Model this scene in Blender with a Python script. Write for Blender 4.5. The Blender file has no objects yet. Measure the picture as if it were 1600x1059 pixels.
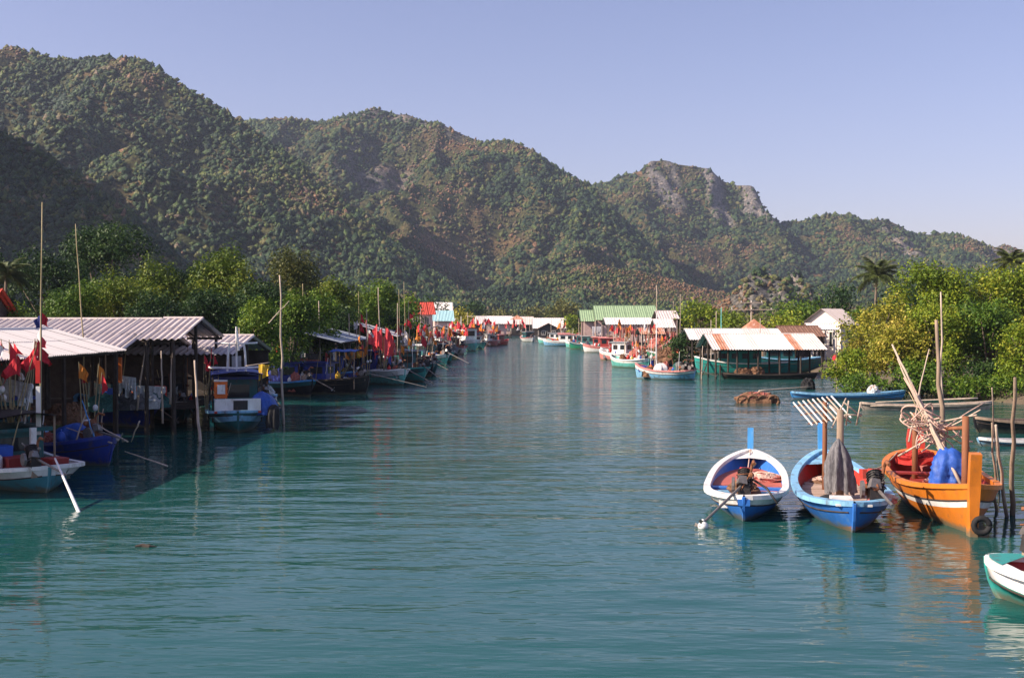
import bpy, math, random
import numpy as np
from mathutils import Vector, Matrix, Euler

R = math.radians
random.seed(11)
scene = bpy.context.scene
COL = scene.collection

# ------------------------------------------------------------------ camera, sky, sun, exposure
CAM_H, FPX, HZN = 5.0, 1778.0, 500.0
PITCH = math.atan((529.5 - HZN) / FPX)
cam_data = bpy.data.cameras.new('camera')
cam_data.sensor_width = 36.0
cam_data.lens = 36.0 * FPX / 1600.0
cam_data.clip_start = 0.1
cam_data.clip_end = 6000.0
cam = bpy.data.objects.new('camera', cam_data)
cam.location = (0, 0, CAM_H)
cam.rotation_euler = (math.pi / 2 - PITCH, 0, 0)
COL.objects.link(cam)
scene.camera = cam

SUN_EL, SUN_AZ = R(34), R(74)            # azimuth: to the left of straight behind the camera
SUN_DIR = Vector((-math.sin(SUN_AZ) * math.cos(SUN_EL), -math.cos(SUN_AZ) * math.cos(SUN_EL), math.sin(SUN_EL)))
world = bpy.data.worlds.new('World')
scene.world = world
world.use_nodes = True
wn, wl = world.node_tree.nodes, world.node_tree.links
wn.clear()
sky = wn.new('ShaderNodeTexSky')
sky.sky_type = 'NISHITA'
sky.sun_disc = False
sky.sun_elevation = SUN_EL
sky.sun_rotation = math.atan2(SUN_DIR.x, SUN_DIR.y)
sky.air_density = 1.0
sky.dust_density = 1.3
sky.ozone_density = 2.0
tint = wn.new('ShaderNodeMix'); tint.data_type = 'RGBA'; tint.blend_type = 'MULTIPLY'
tint.inputs[0].default_value = 1.0
tint.inputs[7].default_value = (1.00, 0.80, 0.905, 1)
bg = wn.new('ShaderNodeBackground')
bg.inputs[1].default_value = 0.104
wo = wn.new('ShaderNodeOutputWorld')
wl.new(sky.outputs[0], tint.inputs[6]); wl.new(tint.outputs[2], bg.inputs[0]); wl.new(bg.outputs[0], wo.inputs[0])

sun_data = bpy.data.lights.new('sun', 'SUN')
sun_data.energy = 5.0
sun_data.angle = R(0.53)
sun_data.color = (1.0, 0.87, 0.70)
sun = bpy.data.objects.new('sun', sun_data)
sun.rotation_euler = (-SUN_DIR).to_track_quat('-Z', 'Y').to_euler()
COL.objects.link(sun)

vs = scene.view_settings
vs.view_transform = 'Standard'; vs.look = 'None'; vs.exposure = 0.80; vs.gamma = 1.0; vs.use_curve_mapping = False
cy = scene.cycles
cy.max_bounces = 6; cy.diffuse_bounces = 2; cy.glossy_bounces = 3; cy.transmission_bounces = 3
cy.transparent_max_bounces = 12; cy.volume_bounces = 0
cy.caustics_reflective = False; cy.caustics_refractive = False
cy.use_denoising = True

# ------------------------------------------------------------------ pixel -> place (a pixel gives a direction only)
def ray(px, py):
    u, v = (px - 800.0) / FPX, (529.5 - py) / FPX
    dy = math.cos(PITCH) + v * math.sin(PITCH)
    return u / dy, (-math.sin(PITCH) + v * math.cos(PITCH)) / dy
def P(px, py, Y):
    a, b = ray(px, py)
    return Vector((a * Y, Y, CAM_H + b * Y))
def G(px, py, z=0.0):
    a, b = ray(px, py)
    Y = (z - CAM_H) / b
    return Vector((a * Y, Y, z))

# ------------------------------------------------------------------ materials
MATS = {}
def ramp(nt, stops):
    n = nt.nodes.new('ShaderNodeValToRGB')
    el = n.color_ramp.elements
    while len(el) < len(stops): el.new(0.5)
    for e, (p, c) in zip(el, stops):
        e.position = p; e.color = (*c, 1)
    return n
def mat(name, col, rough=0.6, var=0.25, scale=3.0, dirt=None, dirt_amt=0.45, metal=0.0, bump=0.0, stretch=(1, 1, 1), spec=0.3, scum=None):
    """painted or raw surface: base colour with mottling, optional stains of another colour, fine relief"""
    if name in MATS: return MATS[name]
    m = bpy.data.materials.new(name); m.use_nodes = True
    nt = m.node_tree; N, L = nt.nodes, nt.links
    p = N['Principled BSDF']
    p.inputs['Roughness'].default_value = rough; p.inputs['Metallic'].default_value = metal
    p.inputs['Specular IOR Level'].default_value = spec
    tc = N.new('ShaderNodeTexCoord'); mp = N.new('ShaderNodeMapping'); mp.inputs['Scale'].default_value = stretch
    L.new(tc.outputs['Object'], mp.inputs[0])
    nz = N.new('ShaderNodeTexNoise'); nz.inputs['Scale'].default_value = scale; nz.inputs['Detail'].default_value = 5
    nz.inputs['Roughness'].default_value = 0.65
    L.new(mp.outputs[0], nz.inputs['Vector'])
    lo = tuple(c * (1 - var) for c in col); hi = tuple(min(1, c * (1 + var * 0.7)) for c in col)
    r = ramp(nt, [(0.3, lo), (0.7, hi)])
    L.new(nz.outputs['Fac'], r.inputs[0])
    out = r.outputs[0]
    if dirt:
        n2 = N.new('ShaderNodeTexNoise'); n2.inputs['Scale'].default_value = scale * 0.9; n2.inputs['Detail'].default_value = 7
        n2.inputs['Roughness'].default_value = 0.7; n2.inputs['Distortion'].default_value = 0.4
        off = N.new('ShaderNodeVectorMath'); off.inputs[1].default_value = (7.3, 1.7, 4.1)
        L.new(mp.outputs[0], off.inputs[0]); L.new(off.outputs[0], n2.inputs['Vector'])
        r2 = ramp(nt, [(1 - dirt_amt - 0.06, (0, 0, 0)), (1 - dirt_amt + 0.16, (1, 1, 1))])
        L.new(n2.outputs['Fac'], r2.inputs[0])
        mx = N.new('ShaderNodeMix'); mx.data_type = 'RGBA'; mx.inputs[7].default_value = (*dirt, 1)
        L.new(r2.outputs[0], mx.inputs[0]); L.new(out, mx.inputs[6]); out = mx.outputs[2]
    if scum:                                                   # weed and mud stain along the waterline
        sp = N.new('ShaderNodeSeparateXYZ'); L.new(tc.outputs['Object'], sp.inputs[0])
        ad = N.new('ShaderNodeMath'); ad.operation = 'MULTIPLY_ADD'; ad.inputs[1].default_value = -0.34
        L.new(nz.outputs['Fac'], ad.inputs[0]); L.new(sp.outputs['Z'], ad.inputs[2])
        mr = N.new('ShaderNodeMapRange'); mr.inputs['From Min'].default_value = -0.10; mr.inputs['From Max'].default_value = 0.02; mr.inputs['To Min'].default_value = 0.85; mr.inputs['To Max'].default_value = 0.0
        L.new(ad.outputs[0], mr.inputs['Value'])
        mx = N.new('ShaderNodeMix'); mx.data_type = 'RGBA'; mx.inputs[7].default_value = (*scum, 1)
        L.new(mr.outputs[0], mx.inputs[0]); L.new(out, mx.inputs[6]); out = mx.outputs[2]
    L.new(out, p.inputs['Base Color'])
    if bump:
        b = N.new('ShaderNodeBump'); b.inputs['Strength'].default_value = bump; b.inputs['Distance'].default_value = 0.03
        L.new(nz.outputs['Fac'], b.inputs['Height']); L.new(b.outputs[0], p.inputs['Normal'])
    MATS[name] = m
    return m
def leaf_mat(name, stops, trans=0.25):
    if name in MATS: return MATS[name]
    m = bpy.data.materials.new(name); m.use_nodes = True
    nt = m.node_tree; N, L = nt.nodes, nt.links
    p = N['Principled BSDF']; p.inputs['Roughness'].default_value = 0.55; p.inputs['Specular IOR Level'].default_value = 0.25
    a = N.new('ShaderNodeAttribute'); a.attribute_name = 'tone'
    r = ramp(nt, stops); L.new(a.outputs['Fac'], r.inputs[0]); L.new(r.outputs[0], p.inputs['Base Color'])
    if trans:
        t = N.new('ShaderNodeBsdfTranslucent'); mx = N.new('ShaderNodeMixShader'); mx.inputs[0].default_value = trans
        L.new(r.outputs[0], t.inputs[0]); L.new(p.outputs[0], mx.inputs[1]); L.new(t.outputs[0], mx.inputs[2])
        L.new(mx.outputs[0], N['Material Output'].inputs[0])
    MATS[name] = m
    return m

def paint(name, col, rough=0.42, dirt=(0.10, 0.085, 0.07), amt=0.43, scale=4.2):
    return mat('paint_' + name, col, rough, 0.16, scale, dirt, amt, stretch=(1, 1, 0.4), spec=0.35, bump=0.12, scum=(0.14, 0.135, 0.09))
WHITE = paint('white', (0.78, 0.76, 0.74), dirt=(0.42, 0.35, 0.29), amt=0.41)
CREAM = paint('cream', (0.74, 0.66, 0.52))
BLUE = paint('blue', (0.035, 0.16, 0.52), dirt=(0.12, 0.24, 0.40), amt=0.43)
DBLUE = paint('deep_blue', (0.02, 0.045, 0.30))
LBLUE = paint('light_blue', (0.22, 0.46, 0.68))
SKYB = paint('sky_blue', (0.06, 0.28, 0.62), dirt=(0.20, 0.36, 0.52), amt=0.42)
TEAL = paint('teal', (0.03, 0.30, 0.27))
AQUA = paint('aqua', (0.16, 0.52, 0.46))
DTEAL = paint('dark_teal', (0.015, 0.11, 0.12))
GREEN = paint('green', (0.02, 0.20, 0.11))
RED = paint('red', (0.50, 0.045, 0.03))
DRED = paint('dark_red', (0.30, 0.035, 0.03), rough=0.55, amt=0.36)
FLOOR_RED = paint('faded_red', (0.46, 0.12, 0.09), rough=0.7, dirt=(0.25, 0.13, 0.10), amt=0.4)
ORANGE = paint('orange', (0.62, 0.185, 0.02), dirt=(0.36, 0.13, 0.04), amt=0.42)
PINK = paint('pink', (0.66, 0.24, 0.22))
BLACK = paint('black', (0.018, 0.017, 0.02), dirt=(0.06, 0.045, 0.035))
GREY = paint('grey', (0.30, 0.30, 0.31))
WOOD = mat('weathered_wood', (0.30, 0.22, 0.16), 0.8, 0.35, 4, (0.12, 0.09, 0.07), 0.4, bump=0.4, stretch=(1, 1, 0.25))
BROWN = mat('brown_post', (0.24, 0.095, 0.045), 0.7, 0.3, 4, (0.10, 0.05, 0.035), 0.35, bump=0.3, stretch=(1, 1, 0.3))
PALE = mat('bleached_pole', (0.50, 0.40, 0.32), 0.8, 0.3, 5, (0.22, 0.16, 0.12), 0.35, bump=0.3, stretch=(1, 1, 0.3))
BAMBOO = mat('bamboo', (0.36, 0.29, 0.16), 0.6, 0.3, 4, (0.16, 0.12, 0.07), 0.3, stretch=(1, 1, 0.3))
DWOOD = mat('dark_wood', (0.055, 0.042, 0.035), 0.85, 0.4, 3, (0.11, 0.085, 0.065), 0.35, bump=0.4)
DECKW = mat('deck_wood', (0.44, 0.31, 0.24), 0.8, 0.25, 5, (0.24, 0.16, 0.12), 0.38, bump=0.3, stretch=(1, 0.25, 1))
IRON = mat('greasy_iron', (0.035, 0.032, 0.032), 0.5, 0.4, 9, (0.16, 0.075, 0.035), 0.36, metal=0.3)
STEEL = mat('worn_steel', (0.22, 0.20, 0.19), 0.45, 0.3, 8, (0.20, 0.09, 0.045), 0.35, metal=0.5)
RUBBER = mat('black_rubber', (0.02, 0.02, 0.022), 0.8, 0.3, 6)
ROPE = mat('rope', (0.62, 0.42, 0.34), 0.9, 0.3, 30, bump=0.3)
ROPEG = mat('old_rope', (0.34, 0.31, 0.25), 0.9, 0.3, 30)
NETG = mat('net_grey', (0.17, 0.165, 0.175), 0.95, 0.5, 9, (0.34, 0.33, 0.34), 0.35, bump=0.8, stretch=(2, 2, 0.6))
NETT = mat('net_teal', (0.05, 0.16, 0.15), 0.95, 0.5, 12, (0.20, 0.30, 0.27), 0.3, bump=0.8)
NETR = mat('net_red', (0.46, 0.13, 0.10), 0.95, 0.4, 14, (0.72, 0.52, 0.46), 0.42, bump=0.9)
NETW = mat('net_white', (0.60, 0.62, 0.62), 0.95, 0.4, 12, (0.26, 0.3, 0.3), 0.35, bump=0.8)
NETB = mat('net_brown', (0.20, 0.105, 0.06), 0.95, 0.5, 10, (0.40, 0.24, 0.14), 0.36, bump=0.9)
TARPB = mat('tarp_blue', (0.025, 0.09, 0.40), 0.55, 0.35, 4, (0.09, 0.18, 0.45), 0.42, bump=0.9)
TARPD = mat('tarp_navy', (0.015, 0.025, 0.16), 0.55, 0.3, 3, bump=0.4)
FLAGR = mat('flag_red', (0.60, 0.03, 0.045), 0.8, 0.25, 5)
FLAGP = mat('flag_pinkred', (0.80, 0.085, 0.10), 0.8, 0.25, 5)
FLAGO = mat('flag_orange', (0.68, 0.22, 0.03), 0.8, 0.25, 5)
FLAGW = mat('flag_white', (0.70, 0.66, 0.66), 0.8, 0.25, 5)
FLAGK = mat('flag_black', (0.025, 0.025, 0.03), 0.8, 0.25, 5)
FLAGY = mat('flag_yellow', (0.72, 0.42, 0.04), 0.8, 0.25, 5)
FIBRO = mat('fibre_cement', (0.60, 0.52, 0.50), 0.85, 0.16, 1.6, (0.36, 0.28, 0.26), 0.33, stretch=(1, 0.35, 1), spec=0.15)
FIBROP = mat('pale_fibre_cement', (0.76, 0.70, 0.67), 0.8, 0.10, 1.4, (0.56, 0.46, 0.42), 0.30, stretch=(1, 0.35, 1), spec=0.15)
ZINC = mat('zinc_sheet', (0.40, 0.44, 0.50), 0.5, 0.18, 1.5, (0.30, 0.27, 0.27), 0.33, metal=0.2)
RUST = mat('rusty_sheet', (0.46, 0.19, 0.11), 0.85, 0.35, 2.5, (0.62, 0.46, 0.40), 0.47, stretch=(1, 0.3, 1))
RUSTW = mat('rust_streaked_sheet', (0.68, 0.58, 0.54), 0.8, 0.14, 2.5, (0.50, 0.22, 0.12), 0.36, stretch=(1.4, 0.22, 1))
THATCH = mat('brown_roofing', (0.22, 0.12, 0.085), 0.9, 0.4, 3, (0.32, 0.2, 0.15), 0.35, bump=0.5)
GRNROOF = mat('green_roof', (0.27, 0.38, 0.22), 0.8, 0.14, 1.2, (0.42, 0.46, 0.30), 0.36)
REDROOF = mat('red_roof', (0.52, 0.07, 0.045), 0.7, 0.2, 2, (0.36, 0.08, 0.06), 0.3)
AQROOF = mat('aqua_roof', (0.36, 0.58, 0.62), 0.6, 0.15, 2)
WALLW = mat('limewash_wall', (0.78, 0.70, 0.64), 0.9, 0.1, 1.2, (0.50, 0.40, 0.33), 0.28)
WALLP = mat('pink_wall', (0.62, 0.42, 0.38), 0.9, 0.15, 1.2, (0.42, 0.28, 0.24), 0.3)
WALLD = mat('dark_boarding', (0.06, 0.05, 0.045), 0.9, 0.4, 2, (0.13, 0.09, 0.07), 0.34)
GLASS = mat('dark_window_glass', (0.02, 0.025, 0.03), 0.12, 0.2, 2, spec=0.5)
BARK = mat('bark', (0.17, 0.13, 0.10), 0.95, 0.4, 5, (0.28, 0.24, 0.2), 0.35, bump=0.6, stretch=(1, 1, 0.3))
PLASTW = mat('white_plastic', (0.74, 0.73, 0.72), 0.4, 0.1, 4, (0.5, 0.42, 0.35), 0.25)
PLASTR = mat('red_plastic', (0.52, 0.03, 0.025), 0.4, 0.2, 4)
PLASTB = mat('blue_plastic', (0.03, 0.10, 0.45), 0.4, 0.2, 4)
PLASTO = mat('orange_plastic', (0.75, 0.16, 0.03), 0.4, 0.2, 4)
SHIRT = mat('yellow_cloth', (0.72, 0.45, 0.05), 0.9, 0.2, 6)

# ------------------------------------------------------------------ mesh builder
class MB:
    def __init__(s): s.v, s.f, s.m, s.mats = [], [], [], []
    def mi(s, m):
        if m is None: return 0
        if m not in s.mats: s.mats.append(m)
        return s.mats.index(m)
    def add(s, vs, fs, m=None):
        o = len(s.v); k = s.mi(m)
        s.v += [tuple(p) for p in vs]
        for f in fs: s.f.append([i + o for i in f]); s.m.append(k)
    def box(s, c, sz, m=None, rot=None, taper=1.0):
        hx, hy, hz = sz[0] / 2, sz[1] / 2, sz[2] / 2
        pts = []
        for z in (-1, 1):
            k = taper if z > 0 else 1.0
            for x, y in ((-1, -1), (1, -1), (1, 1), (-1, 1)): pts.append(Vector((x * hx * k, y * hy * k, z * hz)))
        if rot is not None:
            M = Euler(rot).to_matrix() if not isinstance(rot, Matrix) else rot
            pts = [M @ p for p in pts]
        c = Vector(c)
        s.add([p + c for p in pts], [(3, 2, 1, 0), (4, 5, 6, 7), (0, 1, 5, 4), (1, 2, 6, 5), (2, 3, 7, 6), (3, 0, 4, 7)], m)
    def tube(s, pts, rad, n=6, m=None, caps=True):
        pts = [Vector(p) for p in pts]
        if not isinstance(rad, (list, tuple)): rad = [rad] * len(pts)
        rings = []; up = None
        for i, p in enumerate(pts):
            d = (pts[min(i + 1, len(pts) - 1)] - pts[max(i - 1, 0)])
            d = d.normalized() if d.length > 1e-9 else Vector((0, 0, 1))
            if up is None: up = Vector((1, 0, 0)) if abs(d.x) < 0.8 else Vector((0, 1, 0))
            a = d.cross(up).normalized(); b = a.cross(d).normalized(); up = b
            rings.append([p + (a * math.cos(t) + b * math.sin(t)) * rad[i] for t in (2 * math.pi * k / n for k in range(n))])
        vs = [q for r in rings for q in r]; fs = []
        for i in range(len(rings) - 1):
            for k in range(n):
                k2 = (k + 1) % n
                fs.append((i * n + k, i * n + k2, (i + 1) * n + k2, (i + 1) * n + k))
        if caps:
            fs.append(tuple(range(n - 1, -1, -1))); fs.append(tuple((len(rings) - 1) * n + k for k in range(n)))
        s.add(vs, fs, m)
    def ball(s, c, r, m=None, n=8, k=6, sc=(1, 1, 1), jit=0.0):
        c = Vector(c); vs = [c + Vector((0, 0, -r * sc[2]))]; fs = []
        for i in range(1, k):
            a = -math.pi / 2 + math.pi * i / k
            for j in range(n):
                t = 2 * math.pi * j / n; rr = r * (1 + random.uniform(-jit, jit))
                vs.append(c + Vector((math.cos(t) * math.cos(a) * rr * sc[0], math.sin(t) * math.cos(a) * rr * sc[1], math.sin(a) * rr * sc[2])))
        vs.append(c + Vector((0, 0, r * sc[2])))
        for j in range(n):
            fs.append((0, 1 + (j + 1) % n, 1 + j))
            e = 1 + (k - 2) * n
            fs.append((len(vs) - 1, e + j, e + (j + 1) % n))
            for i in range(k - 2):
                q = 1 + i * n
                fs.append((q + j, q + (j + 1) % n, q + n + (j + 1) % n, q + n + j))
        s.add(vs, fs, m)
    def grid(s, rows, m=None, close=False, mrow=None):
        n = len(rows[0]); o = len(s.v)
        for r in rows: s.v += [tuple(p) for p in r]
        for i in range(len(rows) - 1):
            k = s.mi(mrow[i] if mrow else m)
            for j in range(n if close else n - 1):
                j2 = (j + 1) % n
                s.f.append([o + i * n + j, o + i * n + j2, o + (i + 1) * n + j2, o + (i + 1) * n + j]); s.m.append(k)
    def mesh(s, name, m=None):
        me = bpy.data.meshes.new(name)
        me.from_pydata(s.v, [], s.f)
        ms = s.mats or [m]
        for q in ms: me.materials.append(q)
        if len(ms) > 1: me.polygons.foreach_set('material_index', s.m)
        me.update()
        return me
    def build(s, name, m=None, parent=None, smooth=False):
        me = s.mesh(name, m)
        if smooth: me.polygons.foreach_set('use_smooth', [True] * len(me.polygons))
        return link(name, me, parent)
def link(name, me, parent=None, loc=None, rot=None):
    o = bpy.data.objects.new(name, me); COL.objects.link(o)
    if parent is not None: o.parent = parent
    if loc is not None: o.location = loc
    if rot is not None: o.rotation_euler = rot
    return o
def tag(o, label=None, cat=None, group=None, kind=None):
    if label: o['label'] = label
    if cat: o['category'] = cat
    if group: o['group'] = group
    if kind: o['kind'] = kind
    return o
def empty(name, loc, rz, label, cat, group=None):
    o = bpy.data.objects.new(name, None); COL.objects.link(o)
    o.empty_display_size = 0.3
    o.location = loc; o.rotation_euler = (0, 0, rz)
    return tag(o, label, cat, group)
def fast_mesh(name, verts, quads, mats, tone=None, tri=False, midx=None, smooth=False):
    """numpy arrays -> mesh"""
    k = 3 if tri else 4
    me = bpy.data.meshes.new(name)
    nv, nf = len(verts), len(quads)
    me.vertices.add(nv); me.vertices.foreach_set('co', np.ascontiguousarray(verts, dtype=np.float32).ravel())
    me.loops.add(nf * k); me.loops.foreach_set('vertex_index', np.ascontiguousarray(quads, dtype=np.int32).ravel())
    me.polygons.add(nf); me.polygons.foreach_set('loop_start', np.arange(0, nf * k, k, dtype=np.int32))
    try: me.polygons.foreach_set('loop_total', np.full(nf, k, dtype=np.int32))
    except Exception: pass
    for q in mats: me.materials.append(q)
    if midx is not None: me.polygons.foreach_set('material_index', midx)
    if smooth: me.polygons.foreach_set('use_smooth', np.ones(nf, dtype=bool))
    me.update(calc_edges=True)
    if tone is not None:
        a = me.attributes.new('tone', 'FLOAT', 'POINT'); a.data.foreach_set('value', np.ascontiguousarray(tone, dtype=np.float32))
    me.validate()
    return me

# value noise
def _hash(ix, iy, s):
    h = (ix.astype(np.int64) * 374761393 + iy.astype(np.int64) * 668265263 + s * 974711) & 0xffffffff
    h = ((h ^ (h >> 13)) * 1274126177) & 0xffffffff
    return ((h ^ (h >> 16)) & 0xffff) / 65535.0
def vnoise(x, y, s=0):
    ix, iy = np.floor(x), np.floor(y); fx, fy = x - ix, y - iy
    fx = fx * fx * (3 - 2 * fx); fy = fy * fy * (3 - 2 * fy)
    a, b, c, d = _hash(ix, iy, s), _hash(ix + 1, iy, s), _hash(ix, iy + 1, s), _hash(ix + 1, iy + 1, s)
    return (a * (1 - fx) + b * fx) * (1 - fy) + (c * (1 - fx) + d * fx) * fy
def fbm(x, y, o=5, s=0):
    t, a, n = 0, 1.0, 0
    for k in range(o):
        t = t + a * vnoise(x, y, s + k); n += a; a *= 0.5; x, y = x * 2.03 + 5.1, y * 2.03 + 1.7
    return t / n

# ------------------------------------------------------------------ setting: water, ground, hills
def water_material():
    m = bpy.data.materials.new('canal_water'); m.use_nodes = True
    N, L = m.node_tree.nodes, m.node_tree.links
    p = N['Principled BSDF']
    p.inputs['Roughness'].default_value = 0.07; p.inputs['IOR'].default_value = 1.33; p.inputs['Specular IOR Level'].default_value = 0.5
    tc = N.new('ShaderNodeTexCoord')
    def nz(scale, sc, det, w=0.0):
        mp = N.new('ShaderNodeMapping'); mp.inputs['Scale'].default_value = sc; mp.inputs['Rotation'].default_value = (0, 0, w)
        L.new(tc.outputs['Object'], mp.inputs[0])
        n = N.new('ShaderNodeTexNoise'); n.inputs['Scale'].default_value = scale; n.inputs['Detail'].default_value = det
        n.inputs['Roughness'].default_value = 0.55
        L.new(mp.outputs[0], n.inputs['Vector']); return n
    a = nz(1.0, (0.55, 1.5, 1), 3, R(7)); b = nz(1.0, (0.13, 0.32, 1), 2, R(-12)); c = nz(0.035, (1, 1.6, 1), 3)
    # calmer and livelier patches
    r = ramp(m.node_tree, [(0.35, (0.35,) * 3), (0.65, (1,) * 3)]); L.new(c.outputs['Fac'], r.inputs[0])
    mul = N.new('ShaderNodeMath'); mul.operation = 'MULTIPLY'
    L.new(a.outputs['Fac'], mul.inputs[0]); L.new(r.outputs[0], mul.inputs[1])
    add = N.new('ShaderNodeMath'); add.operation = 'MULTIPLY_ADD'; add.inputs[1].default_value = 1.3
    L.new(b.outputs['Fac'], add.inputs[0]); L.new(mul.outputs[0], add.inputs[2])
    rr = N.new('ShaderNodeMapRange'); rr.inputs['From Min'].default_value = 45; rr.inputs['From Max'].default_value = 140; rr.inputs['To Min'].default_value = 0.06; rr.inputs['To Max'].default_value = 0.10
    bp = N.new('ShaderNodeBump'); bp.inputs['Strength'].default_value = 0.9; bp.inputs['Distance'].default_value = 0.075
    sp = N.new('ShaderNodeSeparateXYZ'); L.new(tc.outputs['Object'], sp.inputs[0])          # open reach of the canal is windier than the water by the bridge
    mr = N.new('ShaderNodeMapRange'); mr.inputs['From Min'].default_value = 38; mr.inputs['From Max'].default_value = 130; mr.inputs['To Min'].default_value = 0.072; mr.inputs['To Max'].default_value = 0.42
    L.new(sp.outputs['Y'], mr.inputs['Value']); L.new(sp.outputs['Y'], rr.inputs['Value']); L.new(rr.outputs[0], p.inputs['Roughness']); L.new(mr.outputs[0], bp.inputs['Distance'])
    L.new(add.outputs[0], bp.inputs['Height']); L.new(bp.outputs[0], p.inputs['Normal'])
    cr = ramp(m.node_tree, [(0.3, (0.009, 0.068, 0.062)), (0.7, (0.013, 0.082, 0.076))])
    L.new(c.outputs['Fac'], cr.inputs[0]); L.new(cr.outputs[0], p.inputs['Base Color'])
    return m
mb = MB()
mb.add([(-300, -80, 0), (300, -80, 0), (300, 420, 0), (-300, 420, 0)], [(0, 1, 2, 3)])
tag(mb.build('water', water_material()), 'teal green canal water with small ripples', 'water', kind='structure')

YL = [-80, 20, 45, 62, 70, 85, 100, 130, 170, 220, 270, 320, 345, 360]
XL = [-27, -27, -26, -23, -21, -19, -18, -16, -14, -12, -10.5, -8, -5, 0]
XR = [34, 34, 34, 33, 28, 27.5, 28, 24, 20, 17, 14.5, 12, 8, 4]
def ground_mesh():
    ys = list(np.linspace(-80, 360, 90)); rows = []
    for y in ys:
        l = np.interp(y, YL, XL) + (vnoise(np.array([y * 0.15]), np.array([3.0]))[0] - .5) * 2.0
        r = np.interp(y, YL, XR) + (vnoise(np.array([y * 0.15]), np.array([9.0]))[0] - .5) * 2.0
        rows.append([(-3000, y, 0.8), (-200, y, 0.8), (l - 8, y, 0.75), (l - 1.5, y, 0.55), (l, y, -0.1), (l + 2, y, -1.2), (r - 2, y, -1.2), (r, y, -0.1), (r + 1.5, y, 0.55), (r + 8, y, 0.75), (200, y, 0.8), (3000, y, 0.8)])
    for y in (361.5, 420, 1200, 3500):
        rows.append([(x, y, 0.8) for x in (-3000, -200, -8, -5, -2, 0, 2, 4, 6, 8, 200, 3000)])
    m = MB(); m.grid([[Vector(p) for p in r] for r in rows])
    return m
EARTH = mat('muddy_earth', (0.13, 0.10, 0.07), 0.95, 0.35, 0.6, (0.07, 0.085, 0.03), 0.4, bump=0.6)
tag(ground_mesh().build('ground', EARTH), kind='structure')

def hill_material():
    m = bpy.data.materials.new('hillside'); m.use_nodes = True
    N, L = m.node_tree.nodes, m.node_tree.links
    p = N['Principled BSDF']; p.inputs['Roughness'].default_value = 0.95; p.inputs['Specular IOR Level'].default_value = 0.1
    tc = N.new('ShaderNodeTexCoord')
    def nz(s, det):
        n = N.new('ShaderNodeTexNoise'); n.inputs['Scale'].default_value = s; n.inputs['Detail'].default_value = det; n.inputs['Roughness'].default_value = 0.65
        L.new(tc.outputs['Object'], n.inputs['Vector']); return n
    a, b = nz(0.02, 6), nz(0.16, 5)
    r1 = ramp(m.node_tree, [(0.32, (0.026, 0.040, 0.014)), (0.52, (0.064, 0.062, 0.026)), (0.70, (0.16, 0.092, 0.048))])
    L.new(a.outputs['Fac'], r1.inputs[0])
    at = N.new('ShaderNodeAttribute'); at.attribute_name = 'tone'
    r2 = ramp(m.node_tree, [(0.3, (0.07, 0.07, 0.075)), (0.5, (0.145, 0.135, 0.13)), (0.7, (0.30, 0.235, 0.19))])
    L.new(b.outputs['Fac'], r2.inputs[0])
    mx = N.new('ShaderNodeMix'); mx.data_type = 'RGBA'
    L.new(at.outputs['Fac'], mx.inputs[0]); L.new(r1.outputs[0], mx.inputs[6]); L.new(r2.outputs[0], mx.inputs[7])
    mot = nz(0.45, 4); r3 = ramp(m.node_tree, [(0.38, (0.35,) * 3), (0.62, (1.35,) * 3)]); L.new(mot.outputs['Fac'], r3.inputs[0])
    ml = N.new('ShaderNodeMix'); ml.data_type = 'RGBA'; ml.blend_type = 'MULTIPLY'; ml.inputs[0].default_value = 1.0
    L.new(mx.outputs[2], ml.inputs[6]); L.new(r3.outputs[0], ml.inputs[7]); L.new(ml.outputs[2], p.inputs['Base Color'])
    bp = N.new('ShaderNodeBump'); bp.inputs['Strength'].default_value = 0.7; bp.inputs['Distance'].default_value = 3.0
    L.new(b.outputs['Fac'], bp.inputs['Height']); L.new(bp.outputs[0], p.inputs['Normal'])
    return m
HILLM = hill_material()
SCRUB = leaf_mat('hill_scrub', [(0.0, (0.014, 0.034, 0.013)), (0.28, (0.034, 0.068, 0.018)), (0.48, (0.082, 0.108, 0.022)), (0.66, (0.128, 0.112, 0.040)), (0.84, (0.130, 0.094, 0.062)), (1.0, (0.21, 0.112, 0.058))], 0.0)
def scrub_texture(m):
    """leaf masses within each small crown: mottled colour and relief"""
    N, L = m.node_tree.nodes, m.node_tree.links; p = N['Principled BSDF']; src = p.inputs['Base Color'].links[0].from_socket
    tc = N.new('ShaderNodeTexCoord'); n = N.new('ShaderNodeTexNoise'); n.inputs['Scale'].default_value = 0.75; n.inputs['Detail'].default_value = 3
    L.new(tc.outputs['Object'], n.inputs['Vector'])
    r = ramp(m.node_tree, [(0.36, (0.42,) * 3), (0.64, (1.55,) * 3)]); L.new(n.outputs['Fac'], r.inputs[0])
    x = N.new('ShaderNodeMix'); x.data_type = 'RGBA'; x.blend_type = 'MULTIPLY'; x.inputs[0].default_value = 1.0
    L.new(src, x.inputs[6]); L.new(r.outputs[0], x.inputs[7]); L.new(x.outputs[2], p.inputs['Base Color'])
    b = N.new('ShaderNodeBump'); b.inputs['Strength'].default_value = 1.0; b.inputs['Distance'].default_value = 1.6
    L.new(n.outputs['Fac'], b.inputs['Height']); L.new(b.outputs[0], p.inputs['Normal'])
scrub_texture(SCRUB)
OCTV = np.array([(1, .1, .1), (-.1, 1, -.1), (-1, .1, .1), (.1, -1, 0), (.1, 0, 1), (0, .1, -1)])
OCTF = np.array([(0, 1, 4), (1, 2, 4), (2, 3, 4), (3, 0, 4), (1, 0, 5), (2, 1, 5), (3, 2, 5), (0, 3, 5)])
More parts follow.
